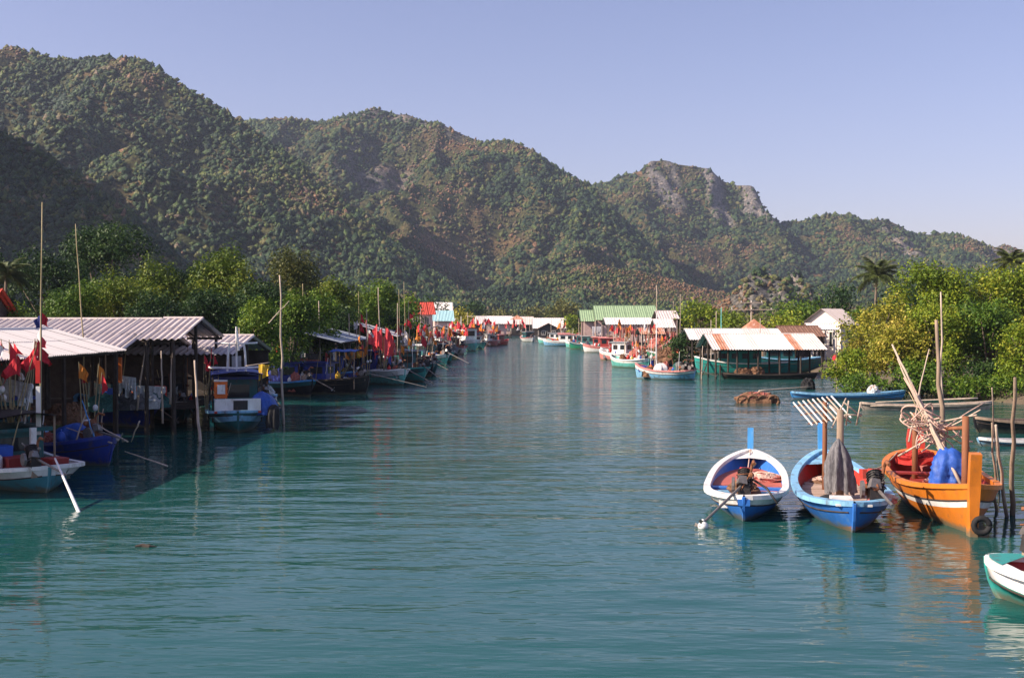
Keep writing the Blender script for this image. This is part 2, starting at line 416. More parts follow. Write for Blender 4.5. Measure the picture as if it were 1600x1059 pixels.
def hill(sil, D, W, seed, nclump, csize, label, rock=(), bare=0.5, dry=0.0, gul=0.115, dpx=5, nr=92):
    """a ridge whose crest has its own distance; slopes drop to the plain in front and behind"""
    rng = np.random.default_rng(seed)
    sx, sy = np.array(sil, float).T
    px = np.arange(sx[0], sx[-1] + 1, dpx)
    py = np.interp(px, sx, sy)
    Dp = np.interp(px, *np.array(D, float).T); Wp = np.interp(px, *np.array(W, float).T)
    zr = CAM_H + (HZN - py) / FPX * Dp
    x0 = (px - 800) / FPX * Dp
    s = np.concatenate([np.linspace(0, 1, nr), np.linspace(1.04, 1.7, 12)])
    S, X = np.meshgrid(s, x0); ZR = zr[:, None]; DD = Dp[:, None]; WW = Wp[:, None]
    Y = DD - WW * (1 - S)
    g = np.where(S <= 1, 0.42 * S + 0.58 * S ** 1.7, 1 - (S - 1) * 1.35)
    amp = np.clip(ZR, 0, None) * gul * 2
    mid = np.clip(4 * S * (1 - S), 0, 1) ** 0.7
    rid = 1 - np.abs(2 * fbm(X / 120, Y / 260, 4, seed) - 1)
    n1 = (rid - 0.72) * amp * mid * 2.0 + (fbm(X / 30, Y / 30, 4, seed + 40) - .5) * amp * 0.9 * (0.12 + 0.88 * mid)
    n1 += (fbm(X / 14, Y / 14, 3, seed + 70) - .5) * 4.0 * (0.25 + mid)
    Z = ZR * g + n1 * np.clip(S * 4, 0, 1)
    X = X + (fbm(X / 60, Y / 60, 3, seed + 90) - .5) * 30 * mid
    rk = np.zeros_like(Z)
    for (p0, p1, s0, s1, st) in rock:                       # cliffs: bare limestone, steepened
        w = np.clip(1 - np.abs((px - (p0 + p1) / 2) / ((p1 - p0) / 2)) ** 4, 0, 1)[:, None] * np.clip(1 - np.abs((S - (s0 + s1) / 2) / ((s1 - s0) / 2)) ** 4, 0, 1)
        w = w * np.clip((fbm(X / 22, Z / 30, 4, seed + 5) - 0.33) * 6, 0, 1)
        rk = np.maximum(rk, w * st)
    Y = Y - rk * (fbm(X / 14, Z / 40, 3, seed + 21) - .3) * 40
    Z[:, 0] = -3
    V = np.stack([X, Y, Z], -1)
    nc, ns = X.shape
    idx = np.arange(nc * ns).reshape(nc, ns)
    q = np.stack([idx[:-1, :-1], idx[1:, :-1], idx[1:, 1:], idx[:-1, 1:]], -1).reshape(-1, 4)
    o = link('hill', fast_mesh('hill', V.reshape(-1, 3), q, [HILLM], tone=rk.ravel(), smooth=True))
    tag(o, kind='structure')
    # scrub: thousands of small crowns, one mass
    a0, a1 = np.interp([-230, 1800], px, np.arange(nc)); a = rng.uniform(a0, min(a1, nc - 1.001), nclump * 2); b = rng.uniform(0, 1, nclump * 2) ** 0.9 * (nr + 3)
    i, j = a.astype(int), b.astype(int); fa, fb = (a - i)[:, None], (b - j)[:, None]
    C = (V[i, j] * (1 - fa) + V[i + 1, j] * fa) * (1 - fb) + (V[i, j + 1] * (1 - fa) + V[i + 1, j + 1] * fa) * fb
    rkc = rk[i, j]
    patch = fbm(C[:, 0] / 70, (C[:, 1] + C[:, 2]) / 70, 4, seed + 11); fine = fbm(C[:, 0] / 16, (C[:, 1] + C[:, 2]) / 16, 3, seed + 13)
    up = np.clip(b / nr, 0, 1)
    bm = np.clip((patch - bare) * 6, 0, 1); keep = (rng.random(len(C)) > rkc * 0.9) & (rng.random(len(C)) > bm * 0.12)
    C, patch, fine, up, bm = C[keep][:nclump], patch[keep][:nclump], fine[keep][:nclump], up[keep][:nclump], bm[keep][:nclump]
    n = len(C)
    r = csize * 1.22 * np.clip(0.42 + rng.gamma(3.0, 0.19, n), 0.4, 1.55) * (1.0 - 0.45 * bm)
    tone = 0.25 + bm * 0.28 + (patch - .5) * 1.1 + (fine - .5) * 0.7 + rng.normal(0, 0.21, n) + dry + 0.10 * (up - .4)
    pts = OCTV[None] * (1 + rng.uniform(-.5, .45, (n, 6, 1))) + rng.normal(0, .16, (n, 6, 3))
    th = rng.uniform(0, 6.28, n); c_, s_ = np.cos(th)[:, None], np.sin(th)[:, None]
    pts = np.stack([pts[..., 0] * c_ - pts[..., 1] * s_, pts[..., 0] * s_ + pts[..., 1] * c_, pts[..., 2] * rng.uniform(.6, 1.2, (n, 1))], -1)
    pts = pts * r[:, None, None] + C[:, None] + np.array([0, 0, 1])[None, None] * r[:, None, None] * 0.4
    F = (OCTF[None] + (np.arange(n) * 6)[:, None, None]).reshape(-1, 3)
    me = fast_mesh('hillside_scrub', pts.reshape(-1, 3), F, [SCRUB], tone=np.clip(np.repeat(tone, 6), 0, 1), tri=True)
    tag(link('hillside_scrub', me), label, 'scrub', kind='stuff')
S0 = [(-1900, 330), (-1500, -200), (-1100, -580), (-850, -580), (-700, -450), (-400, -170), (-150, 72), (0, 206), (60, 238), (120, 278), (180, 318), (230, 358), (275, 402), (320, 445), (380, 490), (410, 503)]  # unseen crest left of view, heightened to throw shade over the visible spur
S1 = [(-1200, 300), (-700, 190), (-350, 130), (-150, 105), (-60, 88), (0, 80), (25, 76), (60, 86), (110, 96), (150, 92), (200, 97), (236, 101), (258, 118), (290, 138), (320, 157), (360, 182), (395, 202), (440, 234), (500, 284), (560, 334), (610, 376), (660, 416), (700, 446), (770, 490), (800, 503)]
S2 = [(100, 300), (220, 240), (330, 208), (400, 194), (450, 188), (500, 195), (550, 181), (590, 174), (640, 182), (690, 198), (735, 216), (760, 225), (800, 225), (830, 234), (860, 257), (890, 275), (930, 298), (960, 330), (1000, 372), (1050, 420), (1110, 465), (1180, 503)]
S3 = [(650, 420), (760, 350), (850, 308), (930, 290), (960, 284), (1000, 268), (1014, 254), (1035, 252), (1060, 259), (1105, 265), (1122, 280), (1150, 292), (1176, 295), (1186, 312), (1196, 340), (1220, 350), (1250, 346), (1290, 337), (1330, 336), (1352, 348), (1364, 345), (1385, 343), (1402, 352), (1424, 365), (1450, 366), (1490, 366), (1512, 380), (1545, 388), (1562, 383), (1600, 398), (1750, 420), (2100, 440), (2600, 490)]
S4 = [(1095, 498), (1125, 470), (1150, 452), (1165, 430), (1182, 420), (1200, 426), (1216, 436), (1226, 430), (1238, 424), (1250, 440), (1264, 466), (1285, 498)]
S5 = [(560, 503), (640, 474), (720, 462), (800, 448), (860, 430), (930, 412), (1000, 425), (1080, 448), (1150, 462), (1240, 450), (1330, 438), (1420, 425), (1520, 420), (1650, 425), (1900, 450), (2200, 495)]
hill(S1, [(-1200, 1050), (0, 960), (400, 860), (800, 700)], [(-1200, 330), (0, 400), (400, 330), (800, 60)], 3, 34000, 1.75, 'dark green scrub forest covering the tall hill at far left', bare=0.55, dry=0.06)
hill(S2, [(100, 1350), (600, 1350), (1180, 1000)], [(100, 450), (600, 520), (900, 330), (1180, 50)], 17, 42000, 2.0, 'patchy green and brown scrub on the middle hill with a reddish crest', rock=((540, 740, 0.93, 1.05, 0.7), (560, 660, 0.6, 0.86, 0.8)), bare=0.53, dry=0.06)
hill(S3, [(650, 1550), (1100, 1500), (2600, 1300)], [(650, 350), (1100, 420), (1300, 330), (2600, 150)], 29, 34000, 2.1, 'scrub on the far right hills below the grey limestone cliffs', rock=((1003, 1060, 0.74, 1.1, 1.0), (1085, 1130, 0.76, 1.1, 1.0), (1140, 1200, 0.72, 1.1, 1.0), (1362, 1420, 0.72, 1.1, 0.9), (1480, 1580, 0.8, 1.1, 0.8)), bare=0.55, dry=0.06)
hill(S5, [(560, 640), (900, 800), (2200, 850)], [(560, 60), (900, 130), (1400, 150), (2200, 60)], 41, 26000, 1.15, 'low mixed scrub on the foothills behind the fishing village', bare=0.62, dry=-0.03)
hill(S4, [(1095, 560), (1285, 560)], [(1095, 30), (1190, 60), (1285, 30)], 53, 1500, 1.3, 'sparse grey scrub on the small rock outcrop behind the right bank', rock=((1100, 1285, 0.45, 1.2, 0.8),), bare=0.5, dry=0.22, dpx=2, nr=44)
hill(S0, [(-1900, 360), (-900, 370), (-400, 440), (0, 500), (270, 440), (410, 400)], [(-1900, 150), (-350, 190), (0, 150), (410, 30)], 61, 16000, 1.35, 'deeply shaded dark scrub on the near left spur', bare=0.62, dry=-0.06, gul=0.06)

# ------------------------------------------------------------------ trees
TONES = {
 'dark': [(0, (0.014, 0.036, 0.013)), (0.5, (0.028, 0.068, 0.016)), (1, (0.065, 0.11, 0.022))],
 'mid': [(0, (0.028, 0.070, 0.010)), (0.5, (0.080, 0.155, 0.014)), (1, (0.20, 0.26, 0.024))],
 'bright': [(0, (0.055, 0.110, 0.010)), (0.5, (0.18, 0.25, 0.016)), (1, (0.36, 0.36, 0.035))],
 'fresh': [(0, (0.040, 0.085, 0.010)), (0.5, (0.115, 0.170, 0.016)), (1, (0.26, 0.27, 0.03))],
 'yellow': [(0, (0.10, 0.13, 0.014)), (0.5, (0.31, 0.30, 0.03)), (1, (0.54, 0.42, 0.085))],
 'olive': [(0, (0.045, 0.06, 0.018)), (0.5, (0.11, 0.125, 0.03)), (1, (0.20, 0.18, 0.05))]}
def crown_mesh(rng, w, h, tone, leaf, ncl, per, lobes, low, lsc=1.3, lsz=1.0):
    """leaf clusters over an uneven set of lobes; returns a mesh centred over the trunk foot, crown from low to h"""
    ch = h - low
    k = lobes
    th = rng.uniform(0, 6.28, k); rr = np.sqrt(rng.random(k)) * 0.66; zz = rng.uniform(0.16, 0.80, k)
    rr *= np.sqrt(np.clip(1.05 - (zz - 0.38) ** 2 * 3.0, 0.15, 1))
    LC = np.stack([np.cos(th) * rr * w / 2, np.sin(th) * rr * w / 2, low + zz * ch], -1)
    LC[0] = (0, 0, low + ch * 0.74)
    LR = np.stack([rng.uniform(.20, .34, k) * w / 2 * lsc, rng.uniform(.20, .34, k) * w / 2 * lsc, rng.uniform(.15, .26, k) * ch * lsz], -1)
    li = rng.integers(0, k, ncl)
    d = rng.normal(0, 1, (ncl, 3)); d[:, 2] = np.abs(d[:, 2]) * 0.9 - 0.28; d /= np.linalg.norm(d, axis=1)[:, None]
    rad = np.where(rng.random(ncl) < .78, rng.uniform(.84, 1.12, ncl), rng.uniform(.35, .85, ncl))
    C = LC[li] + d * LR[li] * rad[:, None]
    C[:, 2] = np.clip(C[:, 2], low * 0.6, h)
    lobe_t = rng.normal(0, 0.13, k)
    ct = 0.47 + lobe_t[li] + rng.normal(0, .17, ncl)
    n = ncl * per
    ci = np.repeat(np.arange(ncl), per)
    out = d[ci] * 0.8 + rng.normal(0, .75, (n, 3)) + np.array([0, 0, .35]); out /= np.linalg.norm(out, axis=1)[:, None]
    pos = C[ci] + rng.normal(0, 1, (n, 3)) * leaf * 0.9
    ax = np.cross(out, rng.normal(0, 1, (n, 3))); ax /= np.linalg.norm(ax, axis=1)[:, None] + 1e-9
    bx = np.cross(out, ax)
    ln = leaf * rng.uniform(.6, 1.25, n)[:, None]
    V = np.stack([pos - ax * ln * .5, pos + bx * ln * .27 + out * ln * .07, pos + ax * ln * .5, pos - bx * ln * .27 + out * ln * .07], 1)
    tn = np.repeat(np.clip(ct[ci] + rng.normal(0, .10, n), 0, 1), 4)
    return fast_mesh('crown', V.reshape(-1, 3), np.arange(n * 4).reshape(-1, 4), [leaf_mat('foliage_' + tone, TONES[tone])], tone=tn), LC
def tree(label, px, top_py, D, wpx, tone, group, low=0.25, dens=1.0, z0=0.6, name='broadleaf_tree', lobes=13, seed=None, leafpx=5.0, lsc=1.3, lsz=1.0):
    rng = np.random.default_rng(int(px * 7 + top_py * 13 + D) if seed is None else seed)
    top = P(px, top_py, D); h = top.z - z0; w = wpx / FPX * D
    root = empty(name, (top.x, D, z0), 0, label, 'tree', group)
    leaf = max(0.13, leafpx / FPX * D)
    area = w * h * 2.2
    ncl = int(np.clip(area / (leaf * leaf * 2.3) * dens, 160, 2600))
    me, LC = crown_mesh(rng, w, h, tone, leaf, ncl, 9, lobes, h * low, lsc, lsz)
    c = link('crown', me, root); c['kind'] = 'stuff'
    t = MB(); r0 = 0.035 * h * 0.6 + 0.06
    t.tube([(0, 0, -0.7), (0.05 * w * rng.normal(), 0.03 * w, h * .3), (LC[0][0] * .5, LC[0][1] * .5, h * .68)], [r0, r0 * .75, r0 * .3], 7)
    for q in LC[1:8]:
        f = rng.uniform(.2, .5)
        t.tube([(0, 0, h * f * .8), (q[0] * .5, q[1] * .5, (h * f * .8 + q[2]) / 2 + .1), tuple(q)], [r0 * .45, r0 * .3, r0 * .12], 5)
    t.build('trunk', BARK, root, smooth=True)
    return root
GL, GM, GR_, GF = 'trees behind the left bank sheds', 'mangroves on the right bank', 'trees behind the right bank sheds', 'low trees along the far canal'
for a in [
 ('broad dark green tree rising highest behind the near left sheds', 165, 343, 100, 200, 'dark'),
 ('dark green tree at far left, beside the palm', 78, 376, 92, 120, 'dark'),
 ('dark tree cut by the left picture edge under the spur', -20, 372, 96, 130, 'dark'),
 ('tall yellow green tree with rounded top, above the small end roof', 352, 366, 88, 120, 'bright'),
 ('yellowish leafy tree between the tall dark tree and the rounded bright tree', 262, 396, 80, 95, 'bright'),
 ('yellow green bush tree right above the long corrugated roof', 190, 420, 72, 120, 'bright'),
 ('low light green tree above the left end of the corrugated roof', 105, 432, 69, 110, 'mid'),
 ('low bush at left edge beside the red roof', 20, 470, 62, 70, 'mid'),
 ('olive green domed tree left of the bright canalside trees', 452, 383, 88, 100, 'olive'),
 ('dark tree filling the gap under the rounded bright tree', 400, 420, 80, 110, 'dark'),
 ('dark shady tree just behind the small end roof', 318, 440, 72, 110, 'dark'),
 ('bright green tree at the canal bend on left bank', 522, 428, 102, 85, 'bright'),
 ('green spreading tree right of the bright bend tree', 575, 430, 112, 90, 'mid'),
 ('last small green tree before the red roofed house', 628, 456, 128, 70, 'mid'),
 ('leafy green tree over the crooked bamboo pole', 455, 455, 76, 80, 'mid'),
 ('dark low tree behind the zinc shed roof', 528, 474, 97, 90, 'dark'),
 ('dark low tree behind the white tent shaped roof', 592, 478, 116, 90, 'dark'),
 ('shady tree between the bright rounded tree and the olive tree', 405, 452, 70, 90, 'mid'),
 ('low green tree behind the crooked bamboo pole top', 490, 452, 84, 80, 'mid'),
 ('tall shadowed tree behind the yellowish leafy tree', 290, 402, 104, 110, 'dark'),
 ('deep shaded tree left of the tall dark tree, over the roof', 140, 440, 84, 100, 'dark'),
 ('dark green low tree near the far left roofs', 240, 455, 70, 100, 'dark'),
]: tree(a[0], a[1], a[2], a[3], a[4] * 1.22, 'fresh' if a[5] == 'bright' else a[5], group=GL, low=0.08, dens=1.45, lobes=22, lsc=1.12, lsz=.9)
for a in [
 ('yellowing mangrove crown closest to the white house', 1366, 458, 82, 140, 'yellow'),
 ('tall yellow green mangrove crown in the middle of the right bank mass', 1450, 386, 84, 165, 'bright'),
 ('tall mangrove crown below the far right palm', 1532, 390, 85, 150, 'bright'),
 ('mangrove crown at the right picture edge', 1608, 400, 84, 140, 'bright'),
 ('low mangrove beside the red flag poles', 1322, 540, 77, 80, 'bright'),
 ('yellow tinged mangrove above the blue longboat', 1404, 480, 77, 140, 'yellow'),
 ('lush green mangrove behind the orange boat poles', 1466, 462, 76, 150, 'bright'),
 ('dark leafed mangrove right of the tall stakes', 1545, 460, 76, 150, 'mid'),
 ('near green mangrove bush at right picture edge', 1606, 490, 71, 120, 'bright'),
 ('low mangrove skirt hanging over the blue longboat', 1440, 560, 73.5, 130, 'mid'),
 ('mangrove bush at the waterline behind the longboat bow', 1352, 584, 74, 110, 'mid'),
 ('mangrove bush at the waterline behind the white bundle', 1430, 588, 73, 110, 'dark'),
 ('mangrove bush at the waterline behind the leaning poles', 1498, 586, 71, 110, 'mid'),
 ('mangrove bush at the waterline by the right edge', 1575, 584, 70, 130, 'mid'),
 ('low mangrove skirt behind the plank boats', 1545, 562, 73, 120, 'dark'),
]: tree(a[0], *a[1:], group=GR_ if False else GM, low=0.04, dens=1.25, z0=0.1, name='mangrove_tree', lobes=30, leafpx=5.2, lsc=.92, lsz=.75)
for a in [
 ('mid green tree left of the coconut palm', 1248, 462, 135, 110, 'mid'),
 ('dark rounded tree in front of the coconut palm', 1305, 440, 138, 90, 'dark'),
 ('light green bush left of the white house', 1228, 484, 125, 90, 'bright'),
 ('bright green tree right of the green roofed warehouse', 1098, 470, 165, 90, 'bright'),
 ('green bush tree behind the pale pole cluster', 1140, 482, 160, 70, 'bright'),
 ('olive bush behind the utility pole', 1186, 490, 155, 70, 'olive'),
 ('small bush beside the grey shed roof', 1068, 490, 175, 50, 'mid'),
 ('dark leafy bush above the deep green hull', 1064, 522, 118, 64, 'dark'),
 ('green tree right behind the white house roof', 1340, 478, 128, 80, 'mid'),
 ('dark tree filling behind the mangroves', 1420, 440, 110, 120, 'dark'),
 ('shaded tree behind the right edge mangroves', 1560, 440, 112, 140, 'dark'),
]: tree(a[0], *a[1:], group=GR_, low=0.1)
for a in [
 ('yellow green bush beside the aqua roofed house', 718, 484, 235, 45, 'yellow'),
 ('small green tree behind the far white shed', 898, 497, 300, 40, 'bright'),
 ('olive tree over the far canal end roofs', 780, 486, 350, 60, 'olive'),
 ('brownish tree left of the green roofed warehouse', 880, 470, 330, 60, 'olive'),
 ('dark green tree behind the red roofed house', 668, 462, 210, 70, 'dark'),
 ('dark green tree over the far left roofs', 735, 470, 360, 70, 'dark'),
 ('mid green tree over the far white shed roof', 838, 482, 370, 60, 'olive'),
]: tree(a[0], *a[1:], group=GF, low=0.08)

def frond_mesh(L, seed):
    rng = np.random.default_rng(seed); m = MB(); pts = []
    for i in range(11):
        t = i / 10; pts.append(Vector((L * t * (1 - .16 * t * t), 0, L * (0.42 * t - 0.72 * t * t))))
    m.tube(pts, [0.05 * (1 - .85 * i / 10) for i in range(11)], 4)
    for i in range(4, 40):
        t = i / 40; k = min(9, int(t * 10)); f = t * 10 - k
        p = pts[k].lerp(pts[k + 1], f)
        ll = L * 0.26 * math.sin(math.pi * min(1, .12 + .9 * t)) + .15
        for sd in (-1, 1):
            d = Vector((0.55, sd * 0.85, -0.35 - rng.uniform(0, .4))).normalized() * ll * rng.uniform(.85, 1.1)
            w = Vector((.022 + .008 * L / 3, 0, 0))
            m.add([p - w, p + w, p + d * .6 + w * .8 + Vector((0, 0, -.02)), p + d + Vector((0, 0, -ll * .12)), p + d * .6 - w * .8 + Vector((0, 0, -.02))], [(0, 1, 2, 3, 4)])
    return m
PALMM = mat('palm_frond', (0.075, 0.10, 0.026), 0.5, 0.4, 1.5, (0.20, 0.17, 0.05), 0.38)
def palm(label, px, py, D, size, seed):
    rng = np.random.default_rng(seed)
    c = P(px, py, D); root = empty('coconut_palm', (c.x, D, 0.7), 0, label, 'palm tree', None)
    h = c.z - 0.7; t = MB()
    t.tube([(-.4, 0, -.8), (-.35, 0, h * .3), (-.12, 0, h * .7), (0, 0, h)], [.2, .16, .13, .12], 8); t.build('trunk', BARK, root, smooth=True)
    ms = [frond_mesh(size, seed + k).mesh('frond', PALMM) for k in range(3)]
    for k in range(22):
        link('frond', ms[k % 3], root, (0, 0, h), (0, R(rng.uniform(-40, 25) if k > 6 else rng.uniform(-70, -35)), R(k * 137.5)))
palm('coconut palm standing above the white house', 1370, 432, 116, 3.0, 5)
palm('coconut palm at the right picture edge above the mangroves', 1580, 408, 112, 2.3, 9)
palm('small dark palm at far left behind the red roof', 10, 430, 88, 2.4, 13)

# ------------------------------------------------------------------ boats
class Boat:
    def __init__(s, label, end, hdg, L, B, hull, rail, inner, floor, bottom=None, band=None, near='stern', zs=(0.62, 0.42, 0.10), fl=0.10,
                 railw=0.14, full=2.6, name='fishing_boat', cat='boat', group=None, stem=None, planks=0, lod=0, bandw=0.2, botv=0.34, tm=0.36, stripe=None, bowx=2.6):
        s.L, s.B, s.zs, s.full, s.tm, s.bowx = L, B, zs, full, tm, bowx
        h = Vector((math.cos(R(hdg)), math.sin(R(hdg)), 0)); s.h = h
        c = Vector((end[0], end[1], 0)) + h * (L / 2 if near == 'stern' else -L / 2)
        s.rz = R(hdg); s.root = empty(name, c, s.rz, label, cat, group)
        s.M = Matrix.Translation(c) @ Matrix.Rotation(s.rz, 4, 'Z')
        ns = 12 if lod else 22
        ts = [0.5 - 0.5 * math.cos(math.pi * i / ns) for i in range(ns + 1)]
        vr = [0, .12, .24, botv, .52, .70, 1 - bandw, 1.0]
        bottom = bottom or hull; band = band or hull
        m = MB()
        for sd in (1, -1):
            rows = [[s.pt(t, v, sd) for t in ts] for v in vr]
            if sd < 0: rows = [r[::-1] for r in rows]
            m.grid(rows, mrow=[bottom, bottom, bottom, hull, hull, stripe or hull, band])
        s.hull = m.build('hull', hull, s.root, smooth=True)
        # gunwale ring
        m = MB()
        for sd in (1, -1):
            prof = []
            for t in ts:
                o = s.pt(t, 1, sd); i = s.ins(t, railw, sd)
                u = Vector((0, 0, 0.035)); d = Vector((0, 0, -0.075)); ow = Vector((0, 0.03 * sd, 0))
                prof.append([o + ow + d, o + ow + u, i + u, i + d])
            if sd < 0: prof = prof[::-1]
            m.grid(prof, close=True)
        m.build('gunwale', rail, s.root)
        if lod == 0:
            for sd in (1, -1):
                q = MB(); q.tube([s.pt(t, 1 - bandw, sd) for t in ts[1:-1]], .022, 5); q.build('rubbing_strake', DWOOD, s.root)
        # inside lining and floor
        m = MB(); f = MB(); s.fl = fl
        for sd in (1, -1):
            a = [s.ins(t, railw * .6, sd) for t in ts]
            b = []
            for t, p in zip(ts, a):
                zf = max(fl, min(p.z - .05, fl + (p.z - s.zs[0]) * .25))
                b.append(Vector((p.x * .95, sd * min(abs(p.y) * .93, s.width_at(t, zf) * .93), zf)))
            cc = [Vector((p.x, 0, p.z)) for p in b]
            rr = [a, b] if sd < 0 else [a[::-1], b[::-1]]
            m.grid(rr); rr = [b, cc] if sd < 0 else [b[::-1], cc[::-1]]
            f.grid(rr)
        m.build('inner_planking', inner, s.root, smooth=True); f.build('floor', floor, s.root)
        if planks:
            for i in range(planks):
                t = 0.10 + 0.62 * i / planks; w = 0.62 * s.L / planks * .88
                hb = min(s.width_at(t, fl), s.width_at(t + .62 / planks, fl)) * .92
                q = MB(); q.box(((t - .5) * L + w / 2, 0, fl + .05 + random.uniform(0, .012)), (w, hb * 2, .035), DECKW, (0, 0, R(random.uniform(-.6, .6)))); q.build('plank', DECKW, s.root)
        if stem:
            hgt, wd, sm = stem
            p = s.pt(1, 1, 1); q = MB(); lean = 0.10
            q.add([(p.x - .22, -wd / 2, -.25), (p.x + .02, -wd / 2 * .6, -.25), (p.x + .02, wd / 2 * .6, -.25), (p.x - .22, wd / 2, -.25),
                   (p.x - .12, -wd / 2, p.z), (p.x + .14, -wd / 2, p.z), (p.x + .14, wd / 2, p.z), (p.x - .12, wd / 2, p.z),
                   (p.x - .07 + lean, -wd / 2, p.z + hgt), (p.x + .17 + lean, -wd / 2, p.z + hgt * .96), (p.x + .17 + lean, wd / 2, p.z + hgt * .96), (p.x - .07 + lean, wd / 2, p.z + hgt)],
                  [(0, 1, 5, 4), (1, 2, 6, 5), (2, 3, 7, 6), (3, 0, 4, 7), (4, 5, 9, 8), (5, 6, 10, 9), (6, 7, 11, 10), (7, 4, 8, 11), (8, 9, 10, 11)])
            q.build('stem_post', sm, s.root)
        # stern keel post
        q = MB(); q.tube([s.pt(0, v, 1) + Vector((-.01, 0, 0)) for v in (0, .3, .6, .85, 1)], .05, 6); q.build('stern_post', hull, s.root)
    def half(s, t, v=1.0):
        tm = s.tm
        if t < tm:
            u = 1 - t / tm
            b = (1 - u ** s.full) ** (1 / 1.7) if u < 1 else 0
            b = b * v + (1 - u ** 1.5) * (1 - v)                 # full at the rail, sharp at the keel
        else:
            u = (t - tm) / (1 - tm); b = (1 - u ** s.bowx) ** .72 * v + (1 - u ** 2.0) * (1 - v)
        return max(b, 0.0) * s.B / 2
    def sheer(s, t):
        z, rb, rs = s.zs
        return z + rb * max(0, (t - .42) / .58) ** 2.2 + rs * max(0, (.42 - t) / .42) ** 2
    def pt(s, t, v, sd):
        b, z = s.half(t, v), s.sheer(t); e = abs(2 * t - 1)
        zk = -.38 + .30 * e ** 5
        x = (t - .5) * s.L * (1 - .09 * (1 - v) ** 1.5)
        return Vector((x, sd * b * v ** (.5 + .35 * e * e), zk + (z - zk) * (.45 * v + .55 * v ** 1.8)))
    def width_at(s, t, z):
        lo, hi = 0.0, 1.0
        for _ in range(14):
            m = (lo + hi) / 2
            if s.pt(t, m, 1).z < z: lo = m
            else: hi = m
        return s.pt(t, hi, 1).y
    def ins(s, t, w, sd):
        p = s.pt(t, 1, sd); c = Vector(((s.tm - .5) * s.L * .6, 0, p.z))
        d = (c - p); d.z = 0
        ww = min(w, d.length)
        q = p + d.normalized() * ww
        if abs(p.y) > w: q = Vector((p.x + (q.x - p.x) * (1 if abs(2 * t - 1) > .8 else .3), p.y - math.copysign(w, p.y) * (.95 if abs(2 * t - 1) < .8 else .8), p.z))
        else: q = Vector((p.x + math.copysign(w, -p.x), 0, p.z))
        return q
    def X(s, t): return (t - .5) * s.L
    def W(s, p): return s.M @ Vector(p)
    def loc(s, p): return s.M.inverted() @ Vector(p)
    # ---- parts
    def thwart(s, t, m, w=.28, z=None, th=.05):
        z = s.sheer(t) - .14 if z is None else z; hb = s.width_at(t, z - th) * .95
        q = MB(); q.box((s.X(t), 0, z), (w, hb * 2, th), m); q.build('thwart', m, s.root)
    def foredeck(s, t0, m, drop=.06):
        q = MB(); ts = [t0 + (1 - t0) * i / 8 for i in range(9)]
        a = [s.ins(t, .06, 1) - Vector((0, 0, drop)) for t in ts]; c = [Vector((p.x, 0, p.z + .05)) for p in a]
        b = [Vector((p.x, -p.y, p.z)) for p in a]
        q.grid([b, c, a]); q.build('foredeck', m, s.root)
        return q
    def platform(s, t0, t1, z, m, name='fore_platform'):
        ts = [t0 + (t1 - t0) * i / 10 for i in range(11)]; q = MB()
        a = [Vector((s.X(t), min(s.width_at(t, z) * .94, s.half(t) - .06), z)) for t in ts]; b = [Vector((p.x, -p.y, z)) for p in a]
        q.grid([b, a], m); q.grid([[Vector((a[0].x, b[0].y, z)), a[0]], [Vector((a[0].x, b[0].y, s.fl)), Vector((a[0].x, a[0].y * .9, s.fl))]], m); q.build(name, m, s.root)
    def engine(s, t, y=0, z=None, shaft=3.4, ang=200, dip=-.18, tank=RED, sc=1.0, prop=True, block=IRON):
        z = s.sheer(t) + .05 if z is None else z
        e = MB(); x = s.X(t); rg = random.Random(int(abs(x) * 100 + s.L * 10))
        e.box((x, y, z + .17 * sc), (.55 * sc, .30 * sc, .30 * sc), block, taper=.86); e.tube([(x - .1, y, z + .3 * sc), (x + .12, y, z + .58 * sc)], [.15 * sc, .12 * sc], 9, block)
        e.tube([(x + .3 * sc, y - .2 * sc, z + .2 * sc), (x + .3 * sc, y + .2 * sc, z + .2 * sc)], .13 * sc, 10, BROWN); e.box((x - .22 * sc, y + .05 * sc, z + .4 * sc), (.2 * sc, .24 * sc, .2 * sc), STEEL, (.2, .3, .3), .7)
        e.tube([(x + .05, y - .12 * sc, z + .4 * sc), (x + .12, y - .18 * sc, z + .72 * sc), (x + .02, y - .22 * sc, z + .84 * sc), (x - .2 * sc, y - .24 * sc, z + .8 * sc)], .04 * sc, 7, BROWN)
        for k in range(8):
            a = [Vector((x + rg.uniform(-.3, .3) * sc, y + rg.uniform(-.22, .22) * sc, z + rg.uniform(.1, .6) * sc)) for _ in range(3)]
            e.tube(a, .018 * sc, 4, [STEEL, BROWN, block][k % 3])
        for k in range(5): e.ball((x + rg.uniform(-.28, .28) * sc, y + rg.uniform(-.18, .18) * sc, z + rg.uniform(.3, .58) * sc), rg.uniform(.05, .09) * sc, [block, BROWN, STEEL][k % 3], 7, 5)
        for k in range(5): e.tube([(x + (-.04 + .045 * k) * sc, y, z + (.36 + .045 * k) * sc), (x + (-.025 + .045 * k) * sc, y, z + (.375 + .045 * k) * sc)], .18 * sc, 10, block)
        e.box((x, y, z - .12), (.5 * sc, .22, .3), WOOD)
        eng = e.build('engine', block, s.root)
        q = MB(); q.tube([(x + .26 * sc, y - .14 * sc, z + .56 * sc), (x + .26 * sc, y - .12 * sc, z + .56 * sc), (x + .26 * sc, y + .12 * sc, z + .56 * sc), (x + .26 * sc, y + .14 * sc, z + .56 * sc)], [.05 * sc, .095 * sc, .095 * sc, .05 * sc], 10); q.build('fuel_tank', tank, eng, smooth=True)
        q = MB(); q.tube([(x - .05, y + .24 * sc, z + .25 * sc), (x - .05, y + .31 * sc, z + .25 * sc)], .19 * sc, 12, STEEL); q.build('flywheel', STEEL, eng)
